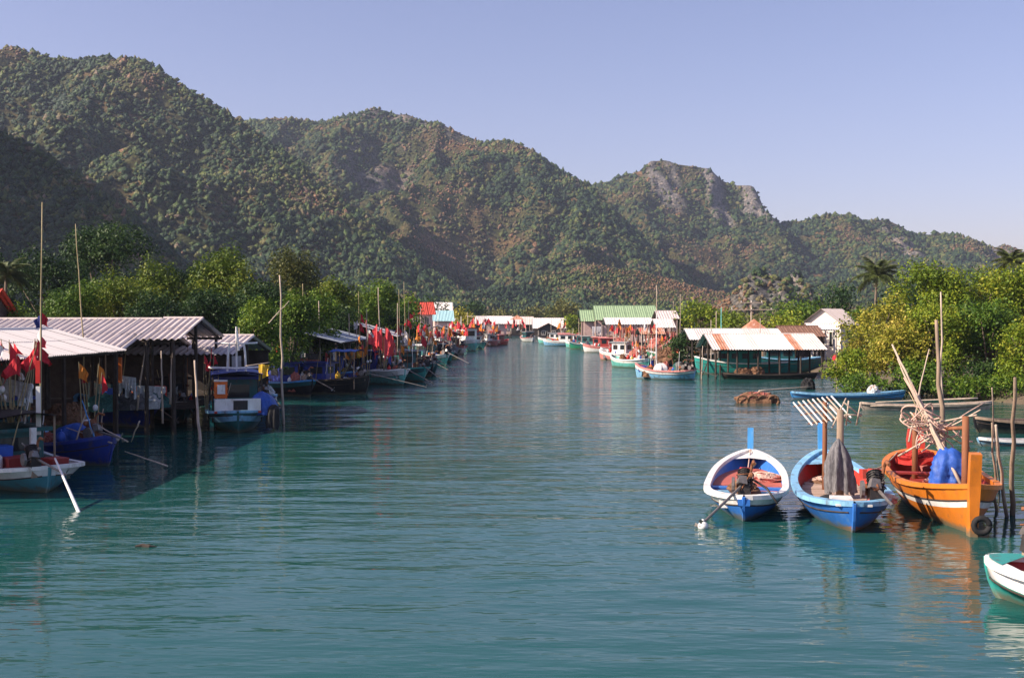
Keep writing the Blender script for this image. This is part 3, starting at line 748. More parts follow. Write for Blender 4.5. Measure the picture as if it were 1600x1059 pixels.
        a = R(ang); d = Vector((math.cos(a) * math.cos(dip), math.sin(a) * math.cos(dip), math.sin(dip)))
        p0 = Vector((x - .1, y, z + .3 * sc)); p1 = p0 + d * shaft
        q = MB(); q.tube([p0, p1], [.04 * sc, .03 * sc], 6, STEEL)
        q.tube([p0 + Vector((0, 0, .1)), p0 - d * .55 + Vector((0, 0, .22))], .022, 5, STEEL); q.build('drive_shaft', STEEL, eng)
        if prop:
            q = MB(); u = d.orthogonal().normalized()
            for k in range(3):
                w = Matrix.Rotation(k * 2.094, 3, d) @ u; v = d.cross(w)
                q.add([p1 + w * .02, p1 + w * .10 + v * .06 + d * .02, p1 + w * .19 + v * .02 + d * .03, p1 + w * .16 - v * .06 - d * .02], [(0, 1, 2, 3)])
            q.tube([p1 - d * .06, p1 + d * .05], [.035, .015], 6); q.build('propeller', STEEL, eng)
        return eng
    def mast(s, t, y, h, m=PALE, r=.05, lean=(0, 0), z=None):
        z = s.fl if z is None else z
        q = MB(); x = s.X(t)
        q.tube([(x, y, z), (x + lean[0] * .5 + random.uniform(-.03, .03), y + lean[1] * .5, z + h * .5), (x + lean[0], y + lean[1], z + h)], [r, r * .8, r * .5], 6); q.build('mast', m, s.root, smooth=True)
    def cabin(s, t0, t1, w, h, wall, roof, z=None, win=2, over=.18, winm=GLASS):
        z = s.sheer((t0 + t1) / 2) - .15 if z is None else z
        x0, x1 = s.X(t0), s.X(t1); q = MB()
        q.box(((x0 + x1) / 2, 0, z + h / 2), (x1 - x0, w, h), wall); c = q.build('cabin', wall, s.root)
        q = MB(); rows = []
        for i in range(5):
            yy = -w / 2 - over + (w + 2 * over) * i / 4; zz = z + h + .07 * (1 - (2 * i / 4 - 1) ** 2) + .02
            rows.append([(x0 - over * 1.4, yy, zz), (x1 + over * 1.4, yy, zz)])
        rows2 = [[(p[0], p[1], p[2] + .06) for p in r] for r in rows]
        q.grid(rows); q.grid([r[::-1] for r in rows2]); q.box(((x0 + x1) / 2, -w / 2 - over, z + h + .05), (x1 - x0 + over * 2.8, .04, .1)); q.box(((x0 + x1) / 2, w / 2 + over, z + h + .05), (x1 - x0 + over * 2.8, .04, .1))
        q.box((x0 - over * 1.4, 0, z + h + .05), (.04, w + 2 * over, .12)); q.box((x1 + over * 1.4, 0, z + h + .05), (.04, w + 2 * over, .12))
        q.build('cabin_roof', roof, s.root)
        for sd in (-1, 1):
            for k in range(win):
                q = MB(); xx = x0 + (x1 - x0) * (k + .5) / win
                q.box((xx, sd * (w / 2 + .012), z + h * .64), ((x1 - x0) / win * .62, .03, h * .38), winm); q.build('window', winm, c)
            q = MB(); xe = x0 - .012 if sd < 0 else x1 + .012
            q.box((xe, 0, z + h * .64), (.03, w * .62, h * .38), winm); q.build('window', winm, c)
    def canopy(s, t0, t1, w, z, m, post=WOOD, sag=.12, r=.035, frame=True):
        x0, x1 = s.X(t0), s.X(t1); q = MB(); rows = []
        for i in range(7):
            yy = -w / 2 + w * i / 6
            rows.append([(x0 + (x1 - x0) * j / 6, yy, z + sag * (1 - (2 * i / 6 - 1) ** 2) + .03 * math.sin(j * 2.1 + i)) for j in range(7)])
        q.grid(rows); q.grid([[(p[0], p[1], p[2] - .03) for p in r][::-1] for r in rows]); q.build('canopy', m, s.root)
        for x in (x0 + .1, x1 - .1):
            for y in (-w / 2 + .08, w / 2 - .08):
                q = MB(); q.tube([(x, y, s.fl), (x, y, z + .02)], r, 6); q.build('canopy_post', post, s.root)
    def part_box(s, name, p, sz, m, rot=None):
        q = MB(); q.box(p, sz, m, rot); return q.build(name, m, s.root)
    def part_tube(s, name, pts, r, m, n=6):
        q = MB(); q.tube(pts, r, n, m); return q.build(name, m, s.root, smooth=True)

# ------------------------------------------------------------------ gear (things of their own)
def heap(name, label, cat, loc, sx, sy, sz, m, group=None, seed=0, rz=0.0, m2=None):
    """piled net or rope: lumpy mound with loops of line over it"""
    rng = np.random.default_rng(seed + int(abs(loc[0]) * 91 + abs(loc[1]) * 37)); q = MB(); n, k = 18, 8
    rows = []
    for i in range(k + 1):
        a = math.pi / 2 * i / k; r = []
        for j in range(n):
            t = 2 * math.pi * j / n; f = 1 + rng.uniform(-.18, .18) * (1 if i < k else 0)
            r.append((math.cos(t) * math.cos(a) * sx * f, math.sin(t) * math.cos(a) * sy * f, math.sin(a) ** .8 * sz * f + (0 if i else -.02)))
        rows.append(r)
    q.grid(rows, m, close=True)
    for k2 in range(9):
        t0 = rng.uniform(0, 6.28); pts = []
        for j in range(8):
            t = t0 + j * .45; e = rng.uniform(.25, .95)
            pts.append((math.cos(t) * sx * e, math.sin(t) * sy * e, sz * math.sqrt(max(0.02, 1 - e * e)) * 1.02 + .03))
        q.tube(pts, .022 + .02 * min(sx, sz), 4, m2 or m)
    o = q.build(name, m); o.location = loc; o.rotation_euler = (0, 0, rz)
    return tag(o, label, cat, group)
def flag_cloth(w, h, seed, m, droop=.85):
    rng = np.random.default_rng(seed); q = MB(); rows = []; ph = rng.uniform(0, 6)
    for i in range(6):
        u = i / 5; r = []
        for j in range(5):
            v = j / 4; amp = .13 * w * u
            r.append((u * w * (1 - droop * .62) + .06 * w * math.sin(5 * v + ph) * u, amp * (math.sin(6.5 * u + 2 * v + ph) + .5 * math.sin(3 * v + 9 * u)), -v * h * (1 - .55 * u) - (u ** 1.3) * w * droop * .8 + .05 * math.sin(3 * v + ph) * u))
        rows.append(r)
    q.grid(rows, m)
    return q
def marker_flag(label, base, h, m, group, lean=(0, 0), w=.6, fh=.5, seed=0, fm=PLASTW, az=0.0, pole=BAMBOO, name='marker_flag', flt=True, r=.022):
    root = empty(name, base, 0, label, 'flag', group); q = MB()
    top = Vector((lean[0], lean[1], h)); mid = top * .5 + Vector((random.uniform(-.05, .05), 0, 0))
    q.tube([(0, 0, 0), mid, top], [r, r * .9, r * .6], 5); q.build('pole', pole, root)
    c = flag_cloth(w, fh, seed, m).build('flag_cloth', m, root); c.location = top - Vector((0, 0, .05)); c.rotation_euler = (0, 0, az)
    if flt and seed % 3 == 0:
        q = MB(); q.ball(top * .38, .10, fm, 8, 6, (1, 1, 1.2)); q.build('float', fm, root, smooth=True)
    return root
def bundle(label, group, base, n, h, mats, spread=.8, seed=0, w=.7, fh=.6, fm=PLASTW, flt=True, tilt=(0, 0)):
    """marker flags stood together; nothing in the photograph tells the flags of one colour apart"""
    rg = random.Random(seed)
    for k in range(n):
        a = rg.uniform(0, 6.28); d = rg.uniform(.0, .3)
        b = Vector(base) + Vector((math.cos(a) * d, math.sin(a) * d, 0))
        ln = (math.cos(a) * spread * rg.uniform(.3, 1) + tilt[0], math.sin(a) * spread * rg.uniform(.3, 1) + tilt[1])
        m = mats[k % len(mats)]
        colour = m.name.split('_')[1].replace('pinkred', 'bright red')
        marker_flag(f'{colour} {label}', b, h * rg.uniform(.72, 1.05), m, f'{colour} {group}', ln, w * rg.uniform(.7, 1.1), fh * rg.uniform(.7, 1.1), seed * 31 + k, fm, rg.uniform(-.6, 3.6), flt=flt)
def pole(label, top, base, r=.05, m=PALE, group=None, name='mooring_pole', crook=.06, cat='pole', n=6, fork=False):
    top, base = Vector(top), Vector(base); rg = random.Random(int(top.x * 97 + base.y * 31)); q = MB(); pts = []; rad = []
    root_loc = base.copy()
    for i in range(9):
        t = i / 8; k = crook * math.sin(math.pi * t)
        pts.append(base.lerp(top, t) - root_loc + Vector((rg.uniform(-k, k), rg.uniform(-k, k), 0))); rad.append(r * (1 - .5 * t))
    q.tube(pts, rad, n)
    o = q.build(name, m, smooth=True); o.location = root_loc
    return tag(o, label, cat, group)
def rope(label, pts, r=.018, m=ROPE, sag=.0, name='rope', group=None):
    q = MB(); P0 = []
    for a, b in zip(pts[:-1], pts[1:]):
        a, b = Vector(a), Vector(b)
        for i in range(8):
            t = i / 8; P0.append(a.lerp(b, t) - Vector((0, 0, sag * 4 * t * (1 - t))))
    P0.append(Vector(pts[-1])); q.tube(P0, r, 5)
    return tag(q.build(name, m), label, 'rope', group)
def drape(name, label, cat, loc, w, d, h, m, seed=0, group=None, rz=0.0, top=.22, folds=7, fold=.10, crum=.018):
    """cloth or net hung from above and falling in folds"""
    rng = np.random.default_rng(seed); q = MB(); rows = []; n = 48; ph = rng.uniform(0, 6); ph2 = rng.uniform(0, 6); K = 14
    rag = np.convolve(np.tile(rng.normal(0, 1, n), 3), np.ones(3) / 3, 'same')[n:2 * n]
    for i in range(K + 1):
        v = i / K; r = []
        f = top * (.35 + .65 * min(1, v / .10)) + (1 - top) * (1 - math.exp(-max(0, v - .05) * 4.2)) / .98
        drop = h * (v if v > .1 else v * v / .1)
        for j in range(n):
            t = 2 * math.pi * j / n
            g = 1 + fold * min(1, .25 + v * 1.6) * (math.sin(folds * t + ph + 1.1 * math.sin(2.3 * v + ph2)) + .5 * math.sin((2 * folds + 1) * t + ph2)) + crum * rng.normal()
            sq = (abs(math.cos(t)) ** 3 + abs(math.sin(t)) ** 3) ** (-1 / 3)
            r.append((math.cos(t) * w / 2 * f * g * sq + .06 * w * math.sin(2.5 * v + ph), math.sin(t) * d / 2 * f * g * sq, -drop * (1 + .07 * rag[j] * v) + .03 * math.sin(2 * t + ph2)))
        rows.append(r)
    q.grid(rows, m, close=True)
    q.add(rows[0], [tuple(range(n))], m)
    o = q.build(name, m, smooth=True); o.location = loc; o.rotation_euler = (0, 0, rz)
    return tag(o, label, cat, group)
def net_curtain(label, p0, p1, h, m, seed=0, group=None, name='hanging_net'):
    """net slung over a rail in swags"""
    rng = np.random.default_rng(seed); p0, p1 = Vector(p0), Vector(p1); d = p1 - p0; nrm = Vector((-d.y, d.x, 0)).normalized()
    q = MB(); rows = []
    for i in range(7):
        v = i / 6
        rows.append([p0 + d * (j / 20) + nrm * (.12 * math.sin(j * 1.9) * v + .05) - Vector((0, 0, h * v * (.75 + .25 * math.sin(j * .7 + seed)))) - p0 for j in range(21)])
    q.grid(rows, m); q.grid([[p - nrm * .06 for p in r][::-1] for r in rows], m)
    o = q.build(name, m, smooth=True); o.location = p0
    return tag(o, label, 'net', group)
def barrel(label, loc, r, h, m, group=None):
    root = empty('barrel', loc, 0, label, 'barrel', group); q = MB()
    q.tube([(0, 0, 0), (0, 0, .03), (0, 0, h * .33), (0, 0, h * .36), (0, 0, h * .66), (0, 0, h * .69), (0, 0, h)], [r * .96, r, r, r * 1.05, r * 1.0, r * 1.05, r * .97], 14, m); q.build('drum', m, root, smooth=False)
    q = MB(); q.tube([(0, 0, h), (0, 0, h + .04)], [r * .8, r * .78], 14, m); q.build('lid', m, root)
def crate(label, loc, sz, m, rz=0.0, group=None, lid=None):
    root = empty('crate', loc, rz, label, 'crate', group); w, d, h = sz
    q = MB(); q.box((0, 0, h / 2), (w, d, h), m, taper=1.06); q.build('body', m, root)
    q = MB()
    for z in (.2, .55):
        for sd in (-1, 1): q.box((0, sd * (d / 2 + .025), h * z), (w * 1.0, .03, .05), m)
    q.build('rib', m, root)
    q = MB(); q.box((0, 0, h + .03), (w * 1.08, d * 1.08, .06), lid or m); q.build('lid', lid or m, root)

# ------------------------------------------------------------------ sheds and houses
SHEET = {}
def sheet_mesh(w, l, m, pitch=.177, amp=.028):
    key = (round(w, 2), round(l, 2), m.name)
    if key in SHEET: return SHEET[key]
    q = MB(); n = max(4, int(w / pitch * 6)); a, b = [], []
    for i in range(n + 1):
        x = w * i / n; z = amp * math.cos(2 * math.pi * x / pitch)
        a.append((x, 0, z)); b.append((x, l, z))
    q.grid([a, b]); q.grid([[(p[0], p[1], p[2] - .012) for p in b], [(p[0], p[1], p[2] - .012) for p in a]])
    SHEET[key] = q.mesh('roof_sheet', m)
    return SHEET[key]
def roof_plane(root, x0, x1, y_eave, z_eave, y_ridge, z_ridge, mats, sw=.98, pitch=.177, amp=.028, seed=0, name='roof_sheet'):
    """corrugated sheets side by side from eave to ridge, each an object"""
    rg = random.Random(seed); L = math.hypot(y_ridge - y_eave, z_ridge - z_eave)
    n = max(1, round((x1 - x0) / sw)); w = (x1 - x0) / n
    ang = math.atan2(z_ridge - z_eave, abs(y_ridge - y_eave))
    rows = 2 if L > 3.2 else 1
    for k in range(n):
        m = mats[rg.randrange(len(mats))] if not callable(mats) else mats(k, n)
        for r in range(rows):
            l = L / rows + (.12 if rows > 1 and r == 0 else 0)
            me = sheet_mesh(w + .04, l, m, pitch, amp)
            f = r / rows; lift = .016 * r + .012 * (k % 2) + rg.uniform(0, .008)
            if y_ridge > y_eave: o = link(name, me, root, (x0 + k * w, y_eave + (y_ridge - y_eave) * f, z_eave + (z_ridge - z_eave) * f + lift), (ang, 0, 0))
            else: o = link(name, me, root, (x0 + (k + 1) * w, y_eave + (y_ridge - y_eave) * f, z_eave + (z_ridge - z_eave) * f + lift), (ang, 0, math.pi))
            if rg.random() < .4: o.rotation_euler.z += R(rg.uniform(-.7, .7))
            o.scale.y = rg.uniform(.985, 1.03) if r else rg.uniform(.98, 1.0)
def shed(label, x0, x1, yf, yr, yb, ze, zr, mats, rz=0.0, origin=(0, 0), zb=None, posts=(4, 3), deck=1.0, deckrange=None, wall=None, back=True, name='boat_shed', group=None, post_m=DWOOD, pr=.09, sw=.98, pitch=.177, amp=.028, seed=1, cat='shed', pz=-.8, front_wall=None):
    """ridge along local x; front eave at yf, ridge at yr, back eave at yb"""
    zb = ze if zb is None else zb
    root = empty(name, (origin[0], origin[1], 0), rz, label, cat, group)
    roof_plane(root, x0, x1, yf, ze, yr, zr, mats, sw, pitch, amp, seed)
    if back: roof_plane(root, x0, x1, yb, zb, yr, zr - .01, mats, sw, pitch, amp, seed + 1)
    q = MB(); q.tube([(x0, yr, zr + .03), (x1, yr, zr + .03)], .07, 8); q.build('ridge_cap', mats(0, 9) if callable(mats) else mats[0], root)
    nx, ny = posts
    ys = [yf + .3 + (yb - yf - .6) * j / (ny - 1) for j in range(ny)]
    def roof_z(y): return ze + (zr - ze) * (y - yf) / (yr - yf) if y < yr else zb + (zr - zb) * (yb - y) / (yb - yr)
    for i in range(nx):
        x = x0 + .35 + (x1 - x0 - .7) * i / (nx - 1)
        for y in ys:
            q = MB(); q.tube([(x + random.uniform(-.06, .06), y, pz), (x, y, roof_z(y) - .12)], [pr * 1.1, pr * .85], 6); q.build('post', post_m, root)
    for y in ys:
        q = MB(); q.box(((x0 + x1) / 2, y, roof_z(y) - .14), (x1 - x0 - .1, .09, .13)); q.build('beam', post_m, root)
    for i in range(nx):
        x = x0 + .35 + (x1 - x0 - .7) * i / (nx - 1) + .1
        for (ya, za, yb2, zb2) in ((yf, ze, yr, zr), (yb, zb, yr, zr)):
            q = MB(); q.tube([(x, ya, za - .07), (x, yb2, zb2 - .07)], .05, 5); q.build('rafter', post_m, root)
    if deck:
        d0, d1 = deckrange or (yf + .4, yb - .2)
        n = max(3, int((d1 - d0) / .3))
        me = MB(); me.box((0, 0, 0), (x1 - x0 - .2, (d1 - d0) / n * .9, .05)); me = me.mesh('deck_plank', DWOOD)
        for k in range(n): link('deck_plank', me, root, ((x0 + x1) / 2 + random.uniform(-.06, .06), d0 + (d1 - d0) * (k + .5) / n, deck + random.uniform(-.012, .012)))
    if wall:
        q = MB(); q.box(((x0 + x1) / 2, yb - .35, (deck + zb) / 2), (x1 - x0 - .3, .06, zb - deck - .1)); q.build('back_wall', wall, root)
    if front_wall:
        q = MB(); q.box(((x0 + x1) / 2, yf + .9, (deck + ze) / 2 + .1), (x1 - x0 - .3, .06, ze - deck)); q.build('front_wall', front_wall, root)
    return root
def window(parent, c, w, h, rz, frame=WALLW, pane=GLASS):
    q = MB(); q.box((0, 0, 0), (w, .05, h)); o = q.build('window', pane, parent); o.location = c; o.rotation_euler = (0, 0, rz)
    q = MB()
    for sx in (-1, 1): q.box((sx * (w / 2 + .04), -.02, 0), (.08, .1, h + .16))
    for sz in (-1, 1): q.box((0, -.022, sz * (h / 2 + .04)), (w, .1, .08))
    q.box((0, -.03, 0), (.05, .06, h)); q.build('frame', frame, o)
def house(label, origin, rz, w, d, z0, ze, zr, wall, roof, group=None, wins=((-.25, .55), (.25, .55)), door=True, over=.45, name='house', storeys=1, gable_front=False, sheet=True):
    """gabled house: ridge along local x, or along local y with the gable to the front"""
    root = empty(name, (origin[0], origin[1], z0), rz, label, 'house', group)
    z_e, z_r = ze - z0, zr - z0
    q = MB(); q.box((0, 0, z_e / 2), (w, d, z_e))
    if gable_front: q.add([(-w / 2, -d / 2, z_e), (w / 2, -d / 2, z_e), (0, -d / 2, z_r), (-w / 2, d / 2, z_e), (w / 2, d / 2, z_e), (0, d / 2, z_r)], [(0, 1, 2), (4, 3, 5)])
    else: q.add([(-w / 2, -d / 2, z_e), (-w / 2, d / 2, z_e), (-w / 2, 0, z_r), (w / 2, -d / 2, z_e), (w / 2, d / 2, z_e), (w / 2, 0, z_r)], [(1, 0, 2), (3, 4, 5)])
    q.build('wall', wall, root)
    rr = bpy.data.objects.new('roof', None); COL.objects.link(rr); rr.parent = root
    if gable_front:
        rr.rotation_euler = (0, 0, math.pi / 2); hw, ln = w / 2, d
    else: hw, ln = d / 2, w
    sl = (z_r - z_e) / hw
    for sgn in (-1, 1): roof_plane(rr, -ln / 2 - over, ln / 2 + over, sgn * (hw + over), z_e - sl * over + .05, 0, z_r + .06, [roof], 1.2, .25, .03, 3)
    for s_ in range(storeys):
        zc = z_e * (s_ + .55) / storeys
        for (fx, fh) in wins: window(root, (fx * w, -d / 2 - .02, zc), w * .16, z_e / storeys * .4, 0, WALLW)
        for sd in (-1, 1): window(root, (sd * (w / 2 + .02), 0, zc), d * .2, z_e / storeys * .4, sd * math.pi / 2, WALLW)
    if door:
        q = MB(); q.box((0, -d / 2 - .02, z_e / storeys * .36), (.9, .06, z_e / storeys * .72)); dd = q.build('door', DWOOD, root)
        q = MB(); q.ball((.33, -d / 2 - .07, z_e / storeys * .36), .04, STEEL, 6, 4); q.build('handle', STEEL, dd)
    return root

def clutter(b, what, seed, n=4, t0=.12, t1=.8, tall=1.0):
    """loose gear aboard: net bundles, upright poles, floats"""
    rg = random.Random(seed)
    for k in range(n):
        t = rg.uniform(t0, t1); y = rg.uniform(-.55, .55) * b.half(t); z = b.fl
        heap('net_bundle', 'small net bundle aboard the ' + what, 'net', b.W((b.X(t), y, z)), rg.uniform(.3, .6), rg.uniform(.3, .5), rg.uniform(.6, 1.3) * tall, rg.choice([NETB, NETR, NETG, NETW, NETT, RUBBER, TARPB, NETR]), 'net bundles aboard the ' + what, seed + k)
    for k in range(n):
        t = rg.uniform(t0, t1); y = rg.uniform(-.7, .7) * b.half(t); p = b.W((b.X(t), y, b.fl)); tp = p + Vector((rg.uniform(-.6, .6), rg.uniform(-.6, .6), rg.uniform(1.8, 3.6) * tall))
        pole('thin upright stick aboard the ' + what, tp, p, .03, rg.choice([PALE, BAMBOO, WHITE, BROWN]), 'sticks aboard the ' + what, name='boat_pole', crook=.03)
    for k in range(n):
        t = rg.uniform(t0, t1); y = rg.uniform(-.8, .8) * b.half(t); q = MB(); rr = rg.uniform(.12, .2)
        q.ball((0, 0, 0), rr, PLASTO, 8, 6, (1, 1, 1.25)); q.tube([(0, 0, rr), (0, 0, rr * 1.7)], .03, 5)
        m = rg.choice([PLASTO, PLASTR, PLASTW, PLASTB, FLAGY]); q.mats = [m]
        o = q.build('float', m, smooth=True); o.location = b.W((b.X(t), y, b.sheer(t) + rr)); tag(o, 'round float aboard the ' + what, 'float', 'floats aboard the ' + what)

# ------------------------------------------------------------------ right foreground boats
GN = 'boats moored in the right foreground'
b1 = Boat('blue and white boat with red floor, left of the three moored boats', (5.72, 28.0), 77, 7.7, 2.16, BLUE, WHITE, BLUE, FLOOR_RED, bottom=BLUE, band=WHITE, railw=.15, zs=(.60, .36, .04), fl=.22, stem=(.68, .18, SKYB), group=GN, bandw=.22, tm=.38, full=3.8, bowx=3.2)
b1.foredeck(.88, WHITE); b1.platform(.43, .90, .46, FLOOR_RED)
b1.thwart(.36, BLUE, .34); b1.thwart(.265, LBLUE, .14); b1.thwart(.20, BLUE, .2)
b1.part_box('stern_locker', (b1.X(.10), .42, .42), (.5, .42, .3), WHITE); b1.part_box('engine_bed', (b1.X(.05), 0, .5), (.8, .30, .16), BLUE)
b1.engine(.07, 0, .62, 1.95, 146, -.44, RED)
b1.part_tube('tiller', [(b1.X(.09), -.1, 1.05), (b1.X(.02), -.55, .85), (b1.X(-.03), -.8, .55)], .03, IRON)
pr = b1.W((b1.X(.07) - .1, 0, .92)) + (b1.M.to_3x3() @ Vector((math.cos(R(146)) * math.cos(.44), math.sin(R(146)) * math.cos(.44), -math.sin(.44)))) * 1.85
q = MB(); q.ball((0, 0, 0), .13, PLASTW, 12, 8, (1, 1, .9)); q.tube([(0, 0, .08), (0, 0, .17)], [.04, .03], 6, PLASTW)
o = q.build('buoy', PLASTW, smooth=True); o.location = (pr.x, pr.y, .05); tag(o, 'small white buoy beside the propeller of the blue and white boat', 'buoy')
heap('net_heap', 'red and white net heap inside the blue and white boat', 'net', b1.W((b1.X(.56), -.35, .46)), .65, .42, .2, NETR, seed=2, m2=ROPE)
heap('net_heap', 'dark rope heap behind the engine of the blue and white boat', 'net', b1.W((b1.X(.22), .05, .5)), .4, .34, .28, NETB, seed=4)
rope('pale line from the stem into the blue and white boat', [b1.W((b1.X(.97), 0, 1.0)), b1.W((b1.X(.72), .05, .45)), b1.W((b1.X(.55), -.1, .3))], .018, ROPE, .05)

b2 = Boat('blue boat with plank deck and grey net hung on its mast', (8.0, 26.5), 80, 7.9, 2.36, BLUE, LBLUE, RED, FLOOR_RED, bottom=FLOOR_RED, band=BLUE, railw=.17, zs=(.64, .46, .08), fl=.34, stem=(.80, .26, SKYB), group=GN, planks=11, botv=.42, tm=.36, full=3.0)
b2.foredeck(.83, LBLUE)
def gallows(b, label_name, top, base, r, m): return b.part_tube(label_name, [b.loc(base), b.loc(Vector(base).lerp(Vector(top), .5)), b.loc(top)], [r, r * .95, r * .85], m, 8)
pA = P(1289, 628, 30.8); gallows(b2, 'gallows_post', pA, (pA.x, 30.8, .15), .07, BROWN)
pB = P(1313, 640, 29.4); gallows(b2, 'gallows_post', pB, (pB.x, 29.4, .15), .10, WOOD)
# slatted rack lashed across the posts
c0, c1, c2 = P(1241, 632, 30.4), P(1268, 664, 29.4), P(1276, 626, 31.0)
ax, ay = c1 - c0, c2 - c0
for k in range(3):
    a = c0 + ax * (.08 + .42 * k); b2.part_tube('rack_rail', [b2.loc(a - ay * .08), b2.loc(a + ay * 1.75)], .018, BROWN)
for k in range(9):
    a = c0 + ay * (.0 + .215 * k) + Vector((0, 0, .03)); q = MB()
    q.tube([b2.loc(a - ax * .05), b2.loc(a + ax * 1.06)], .022, 6); q.build('rack_slat', WHITE if k % 2 == 0 else PALE, b2.root)
for (u0, v0, u1, v1) in ((1300, 668, 1322, 622), (1318, 628, 1345, 650), (1345, 628, 1338, 664), (1320, 648, 1347, 648), (1296, 632, 1330, 660), (1326, 626, 1322, 664)):
    b2.part_tube('frame_stick', [b2.loc(P(u0, v0, 29.8)), b2.loc(P(u1, v1, 30.0))], .02, PALE)
drape('draped_net', 'grey net hanging from the mast of the plank deck boat', 'net', P(1312, 686, 29.35), .62, .46, 1.4, NETG, 5, top=.34, folds=8, fold=.24, crum=.03)
b2.engine(.14, -.62, .62, 1.2, 190, -.2, RED, 1.15, prop=False)
b2.part_box('engine_cover', (b2.X(.24), -.62, 1.18), (.42, .5, .22), RED, (0, .08, .1))
b2.part_box('stern_locker', (b2.X(.10), .22, .60), (.5, .5, .3), WHITE); b2.thwart(.03, WHITE, .3, .66)
drape('rubber_sheet', 'black sheet crumpled on the plank deck', 'sheet', b2.W((b2.X(.20), .35, .66)), .7, .45, .3, RUBBER, 33, top=.6)
heap('net_heap', 'pale rope heap on the stern of the plank deck boat', 'rope', b2.W((b2.X(.13), -.78, .62)), .36, .22, .16, NETR, seed=8, m2=ROPE)
heap('net_heap', 'brown net scraps in the bow of the plank deck boat', 'net', b2.W((b2.X(.72), .1, .38)), .45, .4, .16, NETB, seed=9, m2=ROPE)
rope('mooring line from the plank deck boat to the orange boat', [b2.W((b2.X(.66), -1.0, .85)), (11.5, 33.9, 1.05)], .02, ROPEG, .12)

b3 = Boat('orange boat with white stripe, tall stem and tied poles', (10.66, 26.2), -101, 8.5, 2.55, ORANGE, ORANGE, DRED, DRED, bottom=ORANGE, band=ORANGE, stripe=WHITE, near='bow', railw=.15, zs=(.80, .38, .28), fl=.38, stem=(.78, .25, ORANGE), group=GN, tm=.42, full=3.0, bandw=.20)
q = MB(); sx = b3.X(0)
q.add([(sx - .1, -.22, .5), (sx + .2, -.22, .5), (sx + .2, .22, .5), (sx - .1, .22, .5), (sx - .22, -.26, 1.35), (sx + .05, -.26, 1.35), (sx + .05, .26, 1.35), (sx - .22, .26, 1.35), (sx - .25, -.2, 1.72), (sx - .02, -.2, 1.66), (sx - .02, .2, 1.66), (sx - .25, .2, 1.72)],
      [(0, 1, 5, 4), (1, 2, 6, 5), (2, 3, 7, 6), (3, 0, 4, 7), (4, 5, 9, 8), (5, 6, 10, 9), (6, 7, 11, 10), (7, 4, 8, 11), (8, 9, 10, 11)])
q.build('stern_horn', RED, b3.root)
for (u, v0, D, rr) in ((1430, 645, 33.0, .09), (1509, 650, 28.6, .10)):
    t_ = P(u, v0, D); gallows(b3, 'gallows_post', t_, (t_.x, D, .2), rr, BROWN)
t0, t1 = P(1430, 672, 33.0), P(1509, 668, 28.6); b3.part_tube('gallows_beam', [b3.loc(t0), b3.loc(t1)], .05, BROWN)
b3.thwart(.30, DRED, .3); b3.thwart(.74, DRED, .35); b3.foredeck(.86, ORANGE)
for k, (u0, v0, u1, v1, D0, D1, r) in enumerate([(1394, 538, 1496, 752, 31.5, 29.2, .05), (1400, 552, 1502, 758, 31.3, 29.0, .045), (1408, 575, 1490, 742, 31.2, 29.3, .04), (1452, 545, 1420, 690, 32, 31.5, .03), (1532, 640, 1404, 712, 29.0, 32.2, .035), (1526, 648, 1420, 668, 29, 32.4, .035)]):
    pole(['bleached pole leaning farthest left over the orange boat', 'bleached pole lying against the leaning pole of the orange boat', 'thin pole under the leaning pair on the orange boat', 'short thin stick upright behind the leaning poles', 'pole crossing the orange boat from stern to gallows', 'pole tied level across the orange boat'][k], P(u0, v0, D0), P(u1, v1, D1), r, PALE, name='boat_pole', crook=.03)
for k, (u0, v0, u1, v1) in enumerate([(1402, 560, 1484, 735), (1412, 590, 1508, 752), (1420, 612, 1478, 725), (1398, 545, 1470, 690), (1540, 628, 1438, 688), (1424, 648, 1516, 700)]):
    pole('thin bleached stick in the tied bundle over the orange boat', P(u0, v0, 31.2 - .1 * k), P(u1, v1, 29.6 + .1 * k), .024, [PALE, ROPE, BAMBOO][k % 3], 'sticks in the tied bundle over the orange boat', name='boat_pole', crook=.05)
cx = P(1455, 662, 30.2); rg = random.Random(5)
for k in range(9):
    q = MB(); a0 = rg.uniform(0, 6); rr = rg.uniform(.25, .55); tl = Euler((rg.uniform(-.9, .9), rg.uniform(-.9, .9), 0)).to_matrix()
    off = Vector((rg.uniform(-.45, .5), rg.uniform(-.3, .3), rg.uniform(-.35, .35)))
    pts = [cx + off + tl @ Vector((math.cos(a0 + i * .27) * rr * (1 + .2 * math.sin(i * .31)), math.sin(a0 + i * .27) * rr * .6, -.1 * math.sin(i * .5))) for i in range(27)]
    q.tube(pts, .022, 5); tag(q.build('rope_coil', ROPE), 'pink rope loop knotted round the tied poles of the orange boat', 'rope', 'rope loops on the orange boat poles')
for k, (u0, v0, u1, v1) in enumerate([(1425, 600, 1470, 668), (1470, 668, 1440, 705), (1478, 660, 1520, 690)]):
    rope(['pink rope hanging from the leaning pole tip', 'pink rope dropping to the orange boat stern', 'pink rope running to the orange stem'][k], [P(u0, v0, 30.6), P(u1, v1, 30.2)], .022, ROPE, .1)
drape('tarpaulin', 'crumpled blue tarpaulin over the engine of the orange boat', 'tarpaulin', P(1480, 700, 29.6), 0.86, .8, 1.0, TARPB, 11, top=.5, folds=4, fold=.12, crum=.045)
heap('net_heap', 'red net heap at the stern of the orange boat', 'net', b3.W((b3.X(.13), -.1, .8)), .6, .5, .35, mat('net_deep_red', (0.42, 0.03, 0.025), .95, .4, 12, (0.6, 0.12, 0.08), .35), seed=12)
